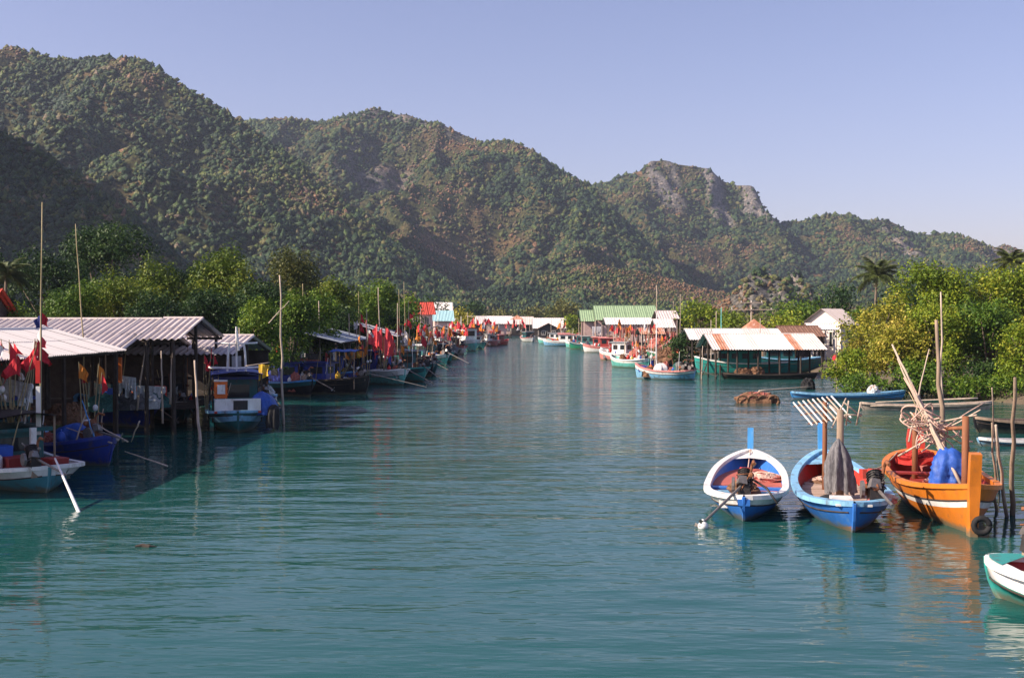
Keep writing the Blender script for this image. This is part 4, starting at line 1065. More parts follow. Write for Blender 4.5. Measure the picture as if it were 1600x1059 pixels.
heap('net_heap', 'pale rope heap amidships in the orange boat', 'rope', b3.W((b3.X(.36), .2, .40)), .5, .4, .22, NETR, seed=13, m2=ROPE)
heap('net_heap', 'small orange rope pile near the bow of the orange boat', 'rope', b3.W((b3.X(.70), -.45, .5)), .3, .25, .2, FLAGO, seed=14, m2=FLAGR)
q = MB()
for k in range(14):
    a = 2 * math.pi * k / 14; q.v.append((math.cos(a) * .2, 0, math.sin(a) * .2))
q = MB(); q.tube([(math.cos(2 * math.pi * k / 14) * .17, 0, math.sin(2 * math.pi * k / 14) * .17) for k in range(15)], .07, 8)
o = q.build('tyre_fender', RUBBER, smooth=True); o.location = b3.W((b3.X(1.0) + .08, .16, .28)); o.rotation_euler = (0, 0, b3.rz + 1.57); tag(o, 'black tyre fender hung by the orange stem', 'tyre')

b4 = Boat('green and white boat with red floor at bottom right corner', (8.62, 20.6), -46, 7.0, 2.3, TEAL, WHITE, RED, FLOOR_RED, bottom=DRED, band=WHITE, railw=.18, zs=(.62, .4, .10), fl=.12, group=GN, full=2.4, bandw=.34, botv=.3)
q = MB(); ts_ = [.0, .015, .03, .05, .07]; a_ = [b4.ins(t, .05, 1) - Vector((0, 0, -.01)) for t in ts_]; q.grid([[Vector((p.x, -p.y, p.z + .04)) for p in a_], [Vector((p.x, p.y, p.z + .04)) for p in a_]]); q.build('stern_deck', TEAL, b4.root)
b4.engine(.10, .55, .80, 1.3, 120, -.2, WHITE, 1.0, prop=False)
b5 = Boat('dark boat with engine behind the stakes at right edge', (13.05, 25.2), 62, 6.5, 1.9, BLACK, WOOD, DWOOD, DWOOD, zs=(.45, .3, .05), fl=.1, group=GN)
b5.engine(.06, .1, .5, 1.8, 190, -.35, PLASTW, 1.1)

GS = 'mooring stakes at the right edge'
pole('thick brown stake near the right picture edge', P(1586, 590, 27.2), G(1580, 800) - Vector((0, 0, .8)), .075, WOOD, GS, 'mooring_stake', .04)
pole('pale leaning stake left of the thick brown stake', P(1556, 664, 26.8), G(1578, 800) - Vector((0, 0, .8)), .06, PALE, GS, 'mooring_stake', .03)
pole('thin stake between orange stem and brown stake', P(1550, 660, 28.8), G(1560, 795) - Vector((0, 0, .8)), .045, WOOD, GS, 'mooring_stake', .04)
pole('thin twig stake leaning at the right edge', P(1550, 606, 30), G(1562, 760) - Vector((0, 0, .6)), .03, PALE, GS, 'mooring_stake', .05)
pole('tall forked stake behind the orange boat', P(1463, 500, 38), G(1480, 735) - Vector((0, 0, .8)), .11, WOOD, GS, 'mooring_stake', .09)
pole('tallest slender stake behind the orange boat', P(1470, 456, 38.4), G(1474, 733) - Vector((0, 0, .8)), .05, PALE, GS, 'mooring_stake', .05)

# ------------------------------------------------------------------ right middle distance
lb = Boat('long low sky blue boat under the mangroves', (G(1236, 624).x, G(1236, 624).y), 2, 7.3, 1.15, SKYB, LBLUE, SKYB, WOOD, zs=(.34, .22, .16), fl=.08, name='long_boat', tm=.5, full=2.0, railw=.07)
heap('bundle', 'white cloth bundle on the sky blue longboat', 'bundle', lb.W((lb.X(.72), 0, .3)), .38, .35, .55, NETW, seed=21, m2=ROPE)
lb2 = Boat('long pale wooden boat in front of the sky blue longboat', (G(1344, 640).x, G(1344, 640).y), 3, 7.6, 1.0, PALE, PALE, WOOD, WOOD, zs=(.26, .2, .16), fl=.06, name='long_boat', tm=.5, full=2.0, railw=.07)
for k, (u0, v0, u1, v1) in enumerate([(1368, 628, 1528, 622), (1360, 634, 1548, 630)]):
    pole(['upper long pole lying across the pale wooden boat', 'lower long pole lying across the pale wooden boat'][k], P(u0, v0, 62.5), P(u1, v1, 61), .05, PALE, name='boat_pole', crook=.03)
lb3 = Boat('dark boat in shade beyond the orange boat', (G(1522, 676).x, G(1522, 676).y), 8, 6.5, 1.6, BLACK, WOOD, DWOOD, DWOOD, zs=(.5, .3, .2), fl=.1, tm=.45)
lb4 = Boat('slim white and blue boat at the right edge', (G(1528, 697).x, G(1528, 697).y), 4, 5.5, .9, LBLUE, WHITE, SKYB, WOOD, zs=(.22, .15, .12), fl=.05, name='long_boat', tm=.5, full=2.0, railw=.06)
heap('floating_heap', 'brown net and tyre heap floating in mid canal', 'net', G(1182, 629), 1.3, .9, .62, NETB, seed=30, m2=NETR)
q = MB()
for k in range(4): q.tube([(math.cos(a) * .32 - 1.0 + .62 * k, -.72 - .05 * math.sin(3 * k), math.sin(a) * .3 + .18) for a in (2 * math.pi * i / 12 for i in range(13))], .07, 6)
o = q.build('tyre_string', NETB, smooth=True); o.location = G(1182, 629); tag(o, 'string of tyres along the floating brown heap', 'tyres')
pole('long pale boom from the floating heap to the bank', P(1268, 604, 79), P(1186, 611, 74.5), .07, PALE, name='boom', crook=.06)
heap('float_barrel', 'dark round float at the end of the pale boom', 'float', G(1262, 608) + Vector((0, 0, .0)), .5, .5, .75, RUBBER, seed=33)
bundle('marker flag on the two poles before the low mangrove', 'flags on the mangrove poles', G(1308, 612), 3, 2.9, [FLAGR, FLAGK], .25, 3, .7, .5, flt=False)
bundle('marker flag beside the mangrove pole pair', 'flags beside the mangrove poles', G(1331, 611), 2, 2.6, [FLAGR, FLAGO], .2, 5, .6, .5, flt=False)

# big canal shed with rust streaked roof, boats under and behind it
RSX0, RSX1 = 16.9, 26.6
def rs_m(k, n): return RUST if k in (1, n - 4) else (RUSTW if k in (0, 2, 5, n - 3, n - 2, n - 1) else FIBROP)
shed('open boat shed with rust streaked white roof on right bank', RSX0, RSX1, 96, 100.5, 104.5, 2.5, 3.75, rs_m, posts=(6, 3), deck=0, post_m=DWOOD, sw=.7, pitch=.24, amp=.03)
bg_ = Boat('dark flat barge moored under the rust streaked shed', (G(1128, 592).x, G(1128, 592).y), 2, 8.2, 2.4, BLACK, DWOOD, DWOOD, DWOOD, zs=(.42, .1, .1), fl=.15, tm=.5, full=5, name='barge')
heap('net_heap', 'dark net heap on the barge under the shed', 'net', bg_.W((bg_.X(.22), 0, .3)), .8, .6, .6, NETB, seed=41)
heap('net_heap', 'brown net heap on the right of the barge', 'net', bg_.W((bg_.X(.36), .1, .3)), .7, .6, .7, NETB, seed=42)
tg = Boat('green boat with white rail under the rust streaked shed', (G(1232, 585).x, 104.2), 172, 8.6, 2.6, TEAL, WHITE, TEAL, WOOD, zs=(1.05, .6, .15), fl=.4, group='boats by the rust streaked shed', band=TEAL)
tg.cabin(.30, .74, 1.7, 1.25, TEAL, GREEN, win=4)
tg2 = Boat('dark green boat at right end of the rust streaked shed', (29.5, 108.5), 176, 7.5, 2.4, DTEAL, LBLUE, DTEAL, WOOD, zs=(1.3, .6, .2), fl=.5, group='boats by the rust streaked shed')
tg2.cabin(.35, .7, 1.6, 1.0, DTEAL, ZINC, win=2)
tg3 = Boat('deep green hull behind the light blue boat', (G(1118, 573).x, 121), 168, 7.5, 2.6, GREEN, WHITE, GREEN, WOOD, zs=(1.25, .5, .2), fl=.5, group='boats by the rust streaked shed')
tg3.canopy(.3, .7, 1.8, 2.4, WOOD)
shed('pale roofed long shed behind the rust streaked shed', 17.6, 27.2, 113, 116.5, 120, 3.05, 4.05, [FIBROP, FIBRO], posts=(5, 3), deck=1.0, sw=1.0, pitch=.25)
shed('brown thatched roof shed beside the white house', 27.6, 32.0, 116, 119, 122, 3.3, 4.35, [THATCH], posts=(3, 3), deck=1.0, sw=1.0, pitch=.3, amp=.02, wall=WALLD)
house('white gabled house above the rust streaked shed', (P(1299, 500, 127).x, 127), R(-38), 4.2, 5.0, .7, 4.7, 6.2, WALLW, FIBRO, gable_front=True, wins=((-.28, .5), (.28, .5)))
shed('small porch roof left of the white house', 31.0, 34.0, 118.5, 120.5, 122.5, 4.0, 4.6, [FIBROP], posts=(2, 2), deck=0, post_m=WHITE, sw=1.0, pitch=.25)
# pyramidal rusty roof + utility pole
q = MB(); c = P(1180, 518, 121)
def pyr(label, px, py0, py1, D, wpx, m):
    a = P(px, py0, D); b_ = P(px, py1, D); w = wpx / FPX * D / 2; root = empty('pavilion', (a.x, D, .7), 0, label, 'pavilion'); q = MB()
    q.add([(-w, -w, b_.z - .7), (w, -w, b_.z - .7), (w, w, b_.z - .7), (-w, w, b_.z - .7), (0, 0, a.z - .7)], [(0, 1, 4), (1, 2, 4), (2, 3, 4), (3, 0, 4), (3, 2, 1, 0)]); q.build('roof', m, root)
    for x in (-1, 1):
        for y in (-1, 1):
            q = MB(); q.tube([(x * w * .8, y * w * .8, -.5), (x * w * .8, y * w * .8, b_.z - .7)], .08, 6); q.build('post', WOOD, root)
pyr('small pavilion with rusty pyramid roof behind the pale shed', 1178, 498, 518, 123, 44, RUST)
def utility(label, px, py, D, arms, m=PALE):
    t = P(px, py, D); root = empty('utility_pole', (t.x, D, .6), 0, label, 'pole'); h = t.z - .6; q = MB(); q.tube([(0, 0, -.4), (0, 0, h)], [.12, .08], 8); q.build('shaft', m, root)
    for (dz, w) in arms:
        q = MB(); q.box((0, -.1, h - dz), (w, .09, .09)); q.build('crossarm', m, root)
        for x in (-.45, 0, .45):
            q = MB(); q.tube([(x * w, -.1, h - dz + .04), (x * w, -.1, h - dz + .2)], .04, 6); q.build('insulator', WHITE, root)
utility('pole with two crossarms behind the pavilion roof', 1174, 470, 130, ((.2, 2.6), (1.0, 5.0)))
GPR = 'bare poles along the right bank'
for k, (u, v, D, r, l) in enumerate([(1127, 480, 118, .09, 'green white mast pole above the pale shed'), (1119, 486, 119, .07, 'pale thin pole left of the green white mast'), (1188, 497, 112, .06, 'pole beside the pavilion roof'), (1063, 460, 150, .06, 'tall thin pole right of the grey shed roof'), (1052, 470, 160, .05, 'thin pole behind the grey shed roof'), (1111, 500, 110, .06, 'short pole at left of the pale shed'), (1026, 446, 105, .07, 'tallest thin pole over the green roof right end')]):
    t = P(u, v, D); pole(l, t, (t.x, D, -.6), r, AQUA if k == 0 else PALE, GPR, crook=.03)

r1 = Boat('light blue boat with pink rail moored off the right bank', tuple(G(1086, 594))[:2], 146, 5.6, 2.2, LBLUE, PINK, BLUE, WOOD, bottom=LBLUE, band=WHITE, zs=(.75, .55, .1), fl=.2, full=5, group='boats along the right bank')
r1.engine(.08, 0, .8, 2.2, 200, -.35, BLACK); r1.mast(.62, .2, 5.4, WHITE, .06); r1.part_box('locker', (r1.X(.82), 0, .85), (.9, .9, .5), DBLUE)
drape('tarpaulin', 'white cloth over gear in the light blue boat', 'tarpaulin', r1.W((r1.X(.55), .2, 1.35)), 1.2, .9, .8, FLAGW, 3, top=.5)
drape('tarpaulin', 'blue cloth at stern of the light blue boat', 'tarpaulin', r1.W((r1.X(.25), .0, 1.5)), .9, .8, .9, DBLUE, 4, top=.5)
heap('net_heap', 'pink rope heap in the light blue boat', 'net', r1.W((r1.X(.4), -.3, .5)), .6, .5, .5, NETR, seed=51)
r1.engine(.16, .3, .9, .6, 100, -.2, BLACK, .9, prop=False)

# ------------------------------------------------------------------ left bank sheds
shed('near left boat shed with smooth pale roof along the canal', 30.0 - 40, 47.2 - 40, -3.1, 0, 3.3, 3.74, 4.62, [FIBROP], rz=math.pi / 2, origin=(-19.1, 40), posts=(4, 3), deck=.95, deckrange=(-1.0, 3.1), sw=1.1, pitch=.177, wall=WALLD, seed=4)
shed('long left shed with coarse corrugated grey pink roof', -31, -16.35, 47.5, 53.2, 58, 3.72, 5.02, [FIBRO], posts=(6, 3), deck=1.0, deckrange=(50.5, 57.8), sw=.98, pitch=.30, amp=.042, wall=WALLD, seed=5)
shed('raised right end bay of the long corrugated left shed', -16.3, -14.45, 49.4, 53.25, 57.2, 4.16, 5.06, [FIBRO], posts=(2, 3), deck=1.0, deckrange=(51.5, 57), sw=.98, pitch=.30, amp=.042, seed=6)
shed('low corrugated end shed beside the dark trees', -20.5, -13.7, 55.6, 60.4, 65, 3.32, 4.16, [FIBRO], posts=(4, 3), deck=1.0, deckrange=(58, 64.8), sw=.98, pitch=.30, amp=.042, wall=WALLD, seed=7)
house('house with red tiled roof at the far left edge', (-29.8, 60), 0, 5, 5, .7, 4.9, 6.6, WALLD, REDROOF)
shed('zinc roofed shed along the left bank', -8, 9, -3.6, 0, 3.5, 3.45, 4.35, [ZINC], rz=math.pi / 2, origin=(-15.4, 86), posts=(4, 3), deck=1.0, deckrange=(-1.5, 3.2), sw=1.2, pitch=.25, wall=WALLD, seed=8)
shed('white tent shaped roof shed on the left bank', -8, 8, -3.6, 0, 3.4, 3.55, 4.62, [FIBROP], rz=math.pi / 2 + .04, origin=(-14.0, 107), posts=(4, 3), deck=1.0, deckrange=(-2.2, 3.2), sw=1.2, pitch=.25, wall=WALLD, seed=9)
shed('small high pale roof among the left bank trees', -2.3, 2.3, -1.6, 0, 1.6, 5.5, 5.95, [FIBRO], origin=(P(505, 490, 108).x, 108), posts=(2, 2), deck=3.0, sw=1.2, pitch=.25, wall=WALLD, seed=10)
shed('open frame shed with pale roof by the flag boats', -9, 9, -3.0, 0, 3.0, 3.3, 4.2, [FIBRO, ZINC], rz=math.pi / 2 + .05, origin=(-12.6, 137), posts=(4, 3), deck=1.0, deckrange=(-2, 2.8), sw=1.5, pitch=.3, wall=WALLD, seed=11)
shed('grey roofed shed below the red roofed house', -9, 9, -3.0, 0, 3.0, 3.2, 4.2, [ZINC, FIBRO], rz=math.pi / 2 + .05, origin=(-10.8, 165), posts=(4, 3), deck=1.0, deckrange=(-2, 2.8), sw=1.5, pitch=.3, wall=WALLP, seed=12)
shed('pink walled shed beyond the aqua roofed house', -10, 10, -3.0, 0, 3.0, 3.4, 4.5, [FIBROP, FIBRO], rz=math.pi / 2 + .05, origin=(-9.3, 205), posts=(4, 3), deck=1.0, deckrange=(-2, 2.8), sw=2.0, pitch=.4, wall=WALLP, seed=13)
house('two storey house with bright red roof on left bank', (P(655, 500, 178).x, 178), R(12), 3.6, 4.5, .7, 6.1, 7.7, WALLP, REDROOF, storeys=2)
house('white house with stepped pale roof behind the aqua roof', (P(690, 500, 215).x, 215), R(5), 3.2, 4, .7, 7.0, 8.3, WALLW, FIBROP, storeys=2)
house('house with pale aqua roof beside the red roofed house', (P(691, 500, 196).x, 196), R(8), 2.9, 4.0, .7, 5.1, 6.6, WALLP, AQROOF)
# far canal end
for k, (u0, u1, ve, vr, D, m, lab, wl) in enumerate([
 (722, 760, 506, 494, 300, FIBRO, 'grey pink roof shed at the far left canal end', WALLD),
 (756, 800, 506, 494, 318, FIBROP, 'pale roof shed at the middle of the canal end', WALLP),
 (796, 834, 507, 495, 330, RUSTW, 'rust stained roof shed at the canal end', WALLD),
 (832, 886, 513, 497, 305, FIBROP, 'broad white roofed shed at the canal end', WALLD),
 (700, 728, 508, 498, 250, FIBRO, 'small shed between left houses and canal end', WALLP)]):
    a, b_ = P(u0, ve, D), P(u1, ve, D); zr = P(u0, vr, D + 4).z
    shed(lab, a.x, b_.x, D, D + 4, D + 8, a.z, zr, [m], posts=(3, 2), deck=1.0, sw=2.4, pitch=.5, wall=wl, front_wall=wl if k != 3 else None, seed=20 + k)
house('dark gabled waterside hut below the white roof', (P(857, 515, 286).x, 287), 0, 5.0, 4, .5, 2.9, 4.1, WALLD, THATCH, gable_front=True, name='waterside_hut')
pyr('far pavilion with orange pyramid roof at the canal end', 800 + 8, 492, 499, 322, 22, RUST)
# right far buildings
def rshed(lab, u0, u1, ve, vr, D, dep, m, **kw):
    a, b_ = P(u0, ve, D), P(u1, ve, D); shed(lab, a.x, b_.x, D, D + dep, D + 2 * dep, a.z, P(u0, vr, D + dep).z, m, posts=kw.pop('posts', (4, 2)), deck=1.0, **kw)
rshed('large green roofed warehouse on the right bank', 930, 1030, 500, 478, 200, 6, [GRNROOF], sw=2.0, pitch=.4, wall=WALLP, front_wall=WALLP, seed=31, name='warehouse', cat='warehouse')
rshed('low green roofed annex left of the green warehouse', 907, 930, 502, 485, 200, 5, [GRNROOF], sw=2.0, pitch=.4, front_wall=WALLP, seed=32, name='warehouse', cat='warehouse', posts=(2, 2))
rshed('grey roofed shed at right end of the green warehouse', 1028, 1062, 498, 486, 172, 4, [FIBRO], sw=1.5, pitch=.4, front_wall=WALLP, seed=33)
rshed('pale canopy roof in front of the green warehouse', 946, 1026, 507, 497, 184, 4, [FIBROP], sw=1.6, pitch=.4, seed=34)
rshed('pale canopy roof below the grey shed', 1024, 1056, 512, 499, 160, 3.5, [FIBROP], sw=1.6, pitch=.4, seed=35, posts=(3, 2))
rshed('short pale roof above the deep green hull', 1076, 1122, 530, 516, 124, 3.2, [FIBROP], sw=1.2, pitch=.3, seed=36, posts=(3, 2))
rshed('rusty low roof between the warehouse and the light blue boat', 1000, 1040, 522, 513, 150, 3, [RUST, FIBRO], sw=1.4, pitch=.3, seed=37, posts=(3, 2))
rshed('brown low roof behind the aqua boats of right bank', 918, 950, 512, 504, 222, 3, [THATCH], sw=1.6, pitch=.3, seed=38, posts=(3, 2), wall=WALLD)
for k, (u, v, D, w, h) in enumerate([(925, 510, 196, 1.6, 1.8), (995, 512, 178, 1.8, 2.2), (1012, 513, 176, 1.2, 2.2)]):
    p0 = P(u, v, D); net_curtain(['white sheet hung left below the green annex', 'broad white sheet hung under the pale canopy', 'narrow white sheet hung under the pale canopy'][k], p0, p0 + Vector((w, 0, 0)), h, FLAGW, k, name='hanging_sheet')
for k, (u, v, D, w, h) in enumerate([(962, 512, 178, 2.6, 1.6), (978, 514, 176, 2.2, 1.4), (1008, 520, 160, 2.0, 1.5), (1036, 518, 152, 1.8, 1.5)]):
    p0 = P(u, v, D); net_curtain(['orange net curtain left under the pale canopy', 'orange net curtain at middle of the pale canopy', 'red net hung in front of the white sheets', 'red net hung below the grey shed'][k], p0, p0 + Vector((w, 0, 0)), h, NETR, 10 + k)

# ------------------------------------------------------------------ left bank boats
GLB = 'fishing boats along the left bank'
l1 = Boat('teal boat with pale band and red box, nearest on the left', tuple(G(78, 771))[:2], 131, 7.2, 2.9, paint('sea_teal', (0.07, 0.25, 0.31)), WHITE, DTEAL, WOOD, band=WHITE, bottom=DTEAL, zs=(.62, .6, .15), fl=.25, full=5.5, group=GLB, bandw=.22, tm=.42)
l1.canopy(.30, .72, 2.0, 2.05, DWOOD); l1.cabin(.40, .66, 1.6, 1.1, DTEAL, DTEAL, win=2); l1.engine(.05, .35, .75, 1.4, 200, -.3, BLACK)
l1.part_box('white_mast_step', (l1.X(.28), -.2, 1.0), (.16, .16, 1.5), WHITE)
crate('red box with white lid in the nearest left boat', l1.W((l1.X(.22), .45, .3)), (.8, .6, .6), DRED, l1.rz, lid=DRED)  # dark red on box and lid puts the shade here into the colour
barrel('white tub beside the red box in the nearest left boat', l1.W((l1.X(.22), .98, .3)), .16, .7, PLASTW)
crate('second red box at stern of the nearest left boat', l1.W((l1.X(.20), -.65, .3)), (.6, .5, .5), DRED, l1.rz + .2)  # same darkened red, shade under the shed roof put into the colour
crate('small blue crate on the nearest left boat', l1.W((l1.X(.30), .7, .3)), (.6, .5, .9), PLASTB, l1.rz)
pole('white pole slanting from the nearest left boat into the water', P(86, 716, 32.3), G(128, 802) - Vector((0, 0, .15)), .055, PLASTW, name='punt_pole', crook=0)
p = P(62, 700, 35.5); mt = pole('tall thin whip mast over the nearest left roof', P(66, 316, 35.5), (p.x, 35.5, .3), .036, BAMBOO, name='flag_mast', crook=.02)
for k, (v, m, w, lab) in enumerate([(487, FLAGR, .42, 'small red flag high on the whip mast'), (492, TARPD, .38, 'small navy flag under the red flag on the whip mast'), (512, FLAGW, .38, 'faded white flag in front of the pale roof'), (524, FLAGP, .34, 'pink red flag lowest on the whip mast')]):
    c = flag_cloth(w, .4, 70 + k, m, .8).build('pennant', m); c.location = P(63, v, 35.5); c.rotation_euler = (0, 0, (.4, 2.9, 2.7, .3)[k]); tag(c, lab, 'flag')
q = MB(); z0 = P(62, 630, 35.3); q.box((0, 0, .9), (.13, .06, 1.5), WHITE); q.box((0, 0, 2.1), (.14, .07, .7), PLASTR); o = q.build('channel_marker', WHITE); o.location = (z0.x, 35.2, 1.3); tag(o, 'white and red board on the whip mast', 'marker')
bundle('marker flag in the cluster at the left picture edge', 'flags clustered at the left picture edge', P(18, 660, 36.5), 9, 2.9, [FLAGR, FLAGW, FLAGR], 1.2, 41, .95, .75)
bundle('marker flag standing behind the nearest left boat', 'flags behind the nearest left boat', P(40, 650, 38), 5, 2.6, [FLAGR, FLAGW], .8, 42, .8, .7)
net_curtain('pale net slung low at the left edge behind flags', P(4, 590, 37.5), P(48, 600, 37), .8, NETW, 5)

l2 = Boat('deep blue boat with red inside, second on the left', tuple(G(176, 728))[:2], 152, 6.6, 2.3, DBLUE, DBLUE, RED, RED, band=DBLUE, zs=(.75, .5, .3), fl=.3, full=3.4, group=GLB, tm=.4)
l2.engine(.12, .1, .85, 1.5, 170, -.1, WHITE, 1.1, block=BROWN)
drape('tarpaulin', 'blue tarpaulin over the deep blue boat', 'tarpaulin', l2.W((l2.X(.30), -.25, 1.35)), 1.5, 1.2, .75, TARPB, 15, top=.5)
for k, (u0, v0, u1, v1) in enumerate([(136, 640, 118, 690), (128, 625, 150, 690), (104, 668, 175, 692), (144, 660, 200, 690), (195, 705, 262, 728), (205, 690, 218, 658)]):
    pole(['thin stick upright left of the deep blue boat', 'blue stick leaning on the deep blue boat', 'pale stick crossing the deep blue boat engine', 'pale boathook along the deep blue boat', 'thin pole reaching from the deep blue boat into the water', 'short pale stick right of the deep blue boat'][k], P(u0, v0, 39.2), P(u1, v1, 38.8 if k != 4 else 38.5), .03, SKYB if k == 1 else PALE, name='boat_pole', crook=.02)
p = P(140, 640, 40.5); bundle('marker flag on the deep blue boat', 'flags on the deep blue boat', (p.x, 40.5, .9), 4, 3.0, [FLAGR, FLAGO], .25, 44, .6, .7)
p = P(117, 345, 47); pole('thin bare mast above the long corrugated roof', P(118, 350, 47), (P(137, 600, 47).x, 47, 1.0), .035, BAMBOO, name='flag_mast', crook=.05)
p = P(188, 560, 46); net_curtain('white net hanging inside the long left shed', P(184, 586, 49.5), P(212, 590, 49.5), .95, NETW, 7)
net_curtain('grey net on the rail below the raised bay', P(214, 602, 50), P(258, 604, 50), .5, NETW, 9)
q = MB(); q.box((0, 0, 0), (.18, .12, 1.1)); o = q.build('float_string', PLASTO); o.location = P(187, 578, 49.2); tag(o, 'orange float string hanging beside the white net', 'float')
GLS = 'pale posts in the near left sheds'
for k, (u0, v0, u1, v1, D) in enumerate([(252, 548, 254, 640, 49.5), (268, 560, 266, 610, 50), (226, 548, 214, 620, 50.5)]):
    pole(['pale post under the raised bay', 'short pale post right of the raised bay post', 'thin leaning stick left of the pale post'][k], P(u0, v0, D), P(u1, v1, D) - Vector((0, 0, .6)), .05, PALE, GLS, name='shed_pole', crook=.02)
for k, (u, v, D) in enumerate([(206, 612, 51), (226, 620, 51.5), (240, 622, 52), (98, 600, 44), (110, 606, 44.5), (160, 598, 50)]):
    p = P(u, v, D); heap('net_heap', ['grey net pile left on the long shed deck', 'pale net pile at middle of the long shed deck', 'teal net pile right on the long shed deck', 'dark net pile on the near shed deck', 'brown net pile on the near shed deck', 'teal net pile behind the deep blue boat'][k], 'net', (p.x, D, 1.02), .7, .6, .7, [NETG, NETW, NETT, NETB, NETB, NETT][k], seed=60 + k)
for k, (u, v, D, m) in enumerate([(216, 575, 52, PLASTO), (250, 590, 52.5, PLASTR), (170, 572, 50.5, PLASTB)]):
    p = P(u, v, D); barrel(['orange drum on the long shed deck', 'red drum below the raised bay', 'blue drum in the long shed'][k], (p.x, D, 1.03), .3, .9, m)

l3 = Boat('teal boat with white stern panel and white rigging frame', tuple(G(372, 677))[:2], 105, 7.2, 2.75, DTEAL, LBLUE, DTEAL, WOOD, band=DTEAL, stripe=LBLUE, zs=(.85, .6, .12), fl=.4, full=6, group=GLB, tm=.45, bandw=.12)
q = MB(); q.box((l3.X(.05), 0, 1.22), (.06, 2.0, .58)); pn = q.build('stern_panel', WHITE, l3.root)
q = MB(); q.box((l3.X(.05) - .04, -.12, 1.22), (.04, .62, .42)); q.build('opening', BLACK, pn); q = MB(); q.box((l3.X(.05) - .02, 0, .92), (.07, 2.02, .09)); q.build('trim', RED, pn)
l3.cabin(.38, .70, 1.9, 1.55, DTEAL, DBLUE, win=2); l3.canopy(.16, .74, 2.3, 2.55, DBLUE, DWOOD)
q = MB(); x = l3.X(.3)
for y in (-.42, .42): q.tube([(x, y, 2.6), (x, y * .9, 3.5), (x, y * .75, 3.95)], .05, 6)
q.tube([(x, -.1, 3.6), (x, 0, 4.5)], .06, 6)
q.tube([(x, 0, 2.6), (x, 0, 4.7)], .045, 6); q.build('rigging_frame', WHITE, l3.root)
for z, w, r in ((2.78, 2.5, .06), (3.9, 1.9, .045)):
    l3.part_tube('crossbar', [(x, -w / 2, z + .05), (x, 0, z), (x, w / 2, z + .05)], r, WHITE)
q = MB(); q.box((x + .05, 0, 3.1), (.05, .42, .5)); q.build('rigging_panel', GREY, l3.root)
crate('orange and white cabinet on the white panel boat', l3.W((l3.X(.17), .72, 1.5)), (.5, .55, .75), PLASTO, l3.rz, lid=WHITE)
q = MB(); q.box((0, 0, 0), (.04, .38, .5)); 
l3.part_box('cabinet_face', (l3.X(.17) - .28, .70, 1.9), (.03, .34, .42), WHITE)
drape('tarpaulin', 'blue tarpaulin over the right side of the white panel boat', 'tarpaulin', l3.W((l3.X(.16), -1.15, 1.75)), 1.1, 1.6, 1.0, TARPB, 21, top=.45)
drape('tyre_cover', 'black rubber fender bag on the white panel boat', 'fender', l3.W((l3.X(.05), -1.55, 1.2)), .55, .55, 1.0, RUBBER, 22, top=.6)
bundle('marker float flag left of the white panel boat', 'flags left of the white panel boat', l3.W((l3.X(.35), 1.35, .9)), 5, 2.9, [FLAGR], .35, 46, .5, .5, fm=PLASTR)
c = flag_cloth(.55, .8, 91, SHIRT, .3).build('hanging_shirt', SHIRT); c.location = P(404, 568, 52); tag(c, 'yellow cloth hanging right of the white panel boat', 'cloth')
pole('boom holding the yellow cloth', P(422, 566, 52), P(384, 572, 51.5), .03, PALE, name='boom', crook=0)
l3.mast(.6, .3, 3.2, PALE, .04)
GLP = 'bare poles along the left bank'
pole('pale pole standing in water left of the white panel boat', P(304, 563, 48), G(314, 690) - Vector((0, 0, .7)), .075, PALE, GLP, crook=.04)
pole('crooked bamboo pole standing in water right of the white panel boat', P(437, 430, 54), G(444, 662) - Vector((0, 0, .7)), .07, PALE, GLP, crook=.11)
pole('side twig of the crooked bamboo pole', P(452, 470, 54), P(420, 505, 54), .03, PALE, GLP, crook=.04)
q = MB(); q.box((0, 0, .55), (.2, .3, 1.5), TEAL, taper=.6); o = q.build('bow_board', TEAL); o.location = G(332, 672); tag(o, 'added green board for the sunlit strip at left of the white panel boat', 'plank')  # brighter teal board added in place of a sunlit sliver of the stern

l4b = Boat('boat with light blue band behind the crooked bamboo pole', tuple(G(462, 614))[:2], 158, 7.5, 2.4, DTEAL, LBLUE, DTEAL, WOOD, band=LBLUE, zs=(.7, .5, .5), fl=.3, group=GLB, full=3, bandw=.3)
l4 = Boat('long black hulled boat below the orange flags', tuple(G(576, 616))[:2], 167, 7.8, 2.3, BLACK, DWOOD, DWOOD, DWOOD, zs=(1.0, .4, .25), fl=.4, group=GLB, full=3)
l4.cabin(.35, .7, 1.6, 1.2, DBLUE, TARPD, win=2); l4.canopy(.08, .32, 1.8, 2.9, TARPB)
l4.engine(.05, .2, 1.2, 4.4, 185, -.22, WHITE, 1.0)
l4c = Boat('boat with narrow light teal stern board among the flags', tuple(G(513, 606))[:2], 106, 7, 1.5, TEAL, TEAL, DTEAL, WOOD, zs=(1.25, .3, .3), fl=.5, group=GLB, full=8)
l4c.part_box('stern_board', (l4c.X(0) - .06, 0, .95), (.06, .78, 1.5), LBLUE)
l4c.cabin(.35, .7, 1.2, 1.4, DTEAL, ZINC, win=2)
l5 = Boat('aqua hulled boat with white top strake at the canal edge', tuple(G(633, 602))[:2], 137, 7.6, 2.5, AQUA, WHITE, TEAL, WOOD, band=WHITE, zs=(1.05, .5, .2), fl=.4, full=7, group=GLB, bandw=.24, tm=.5)
l5.cabin(.34, .7, 1.7, 1.6, DBLUE, TARPD, win=2); l5.engine(.05, 0, 1.1, 3.6, 178, -.3, GREY); l5.mast(.55, .3, 5.5)
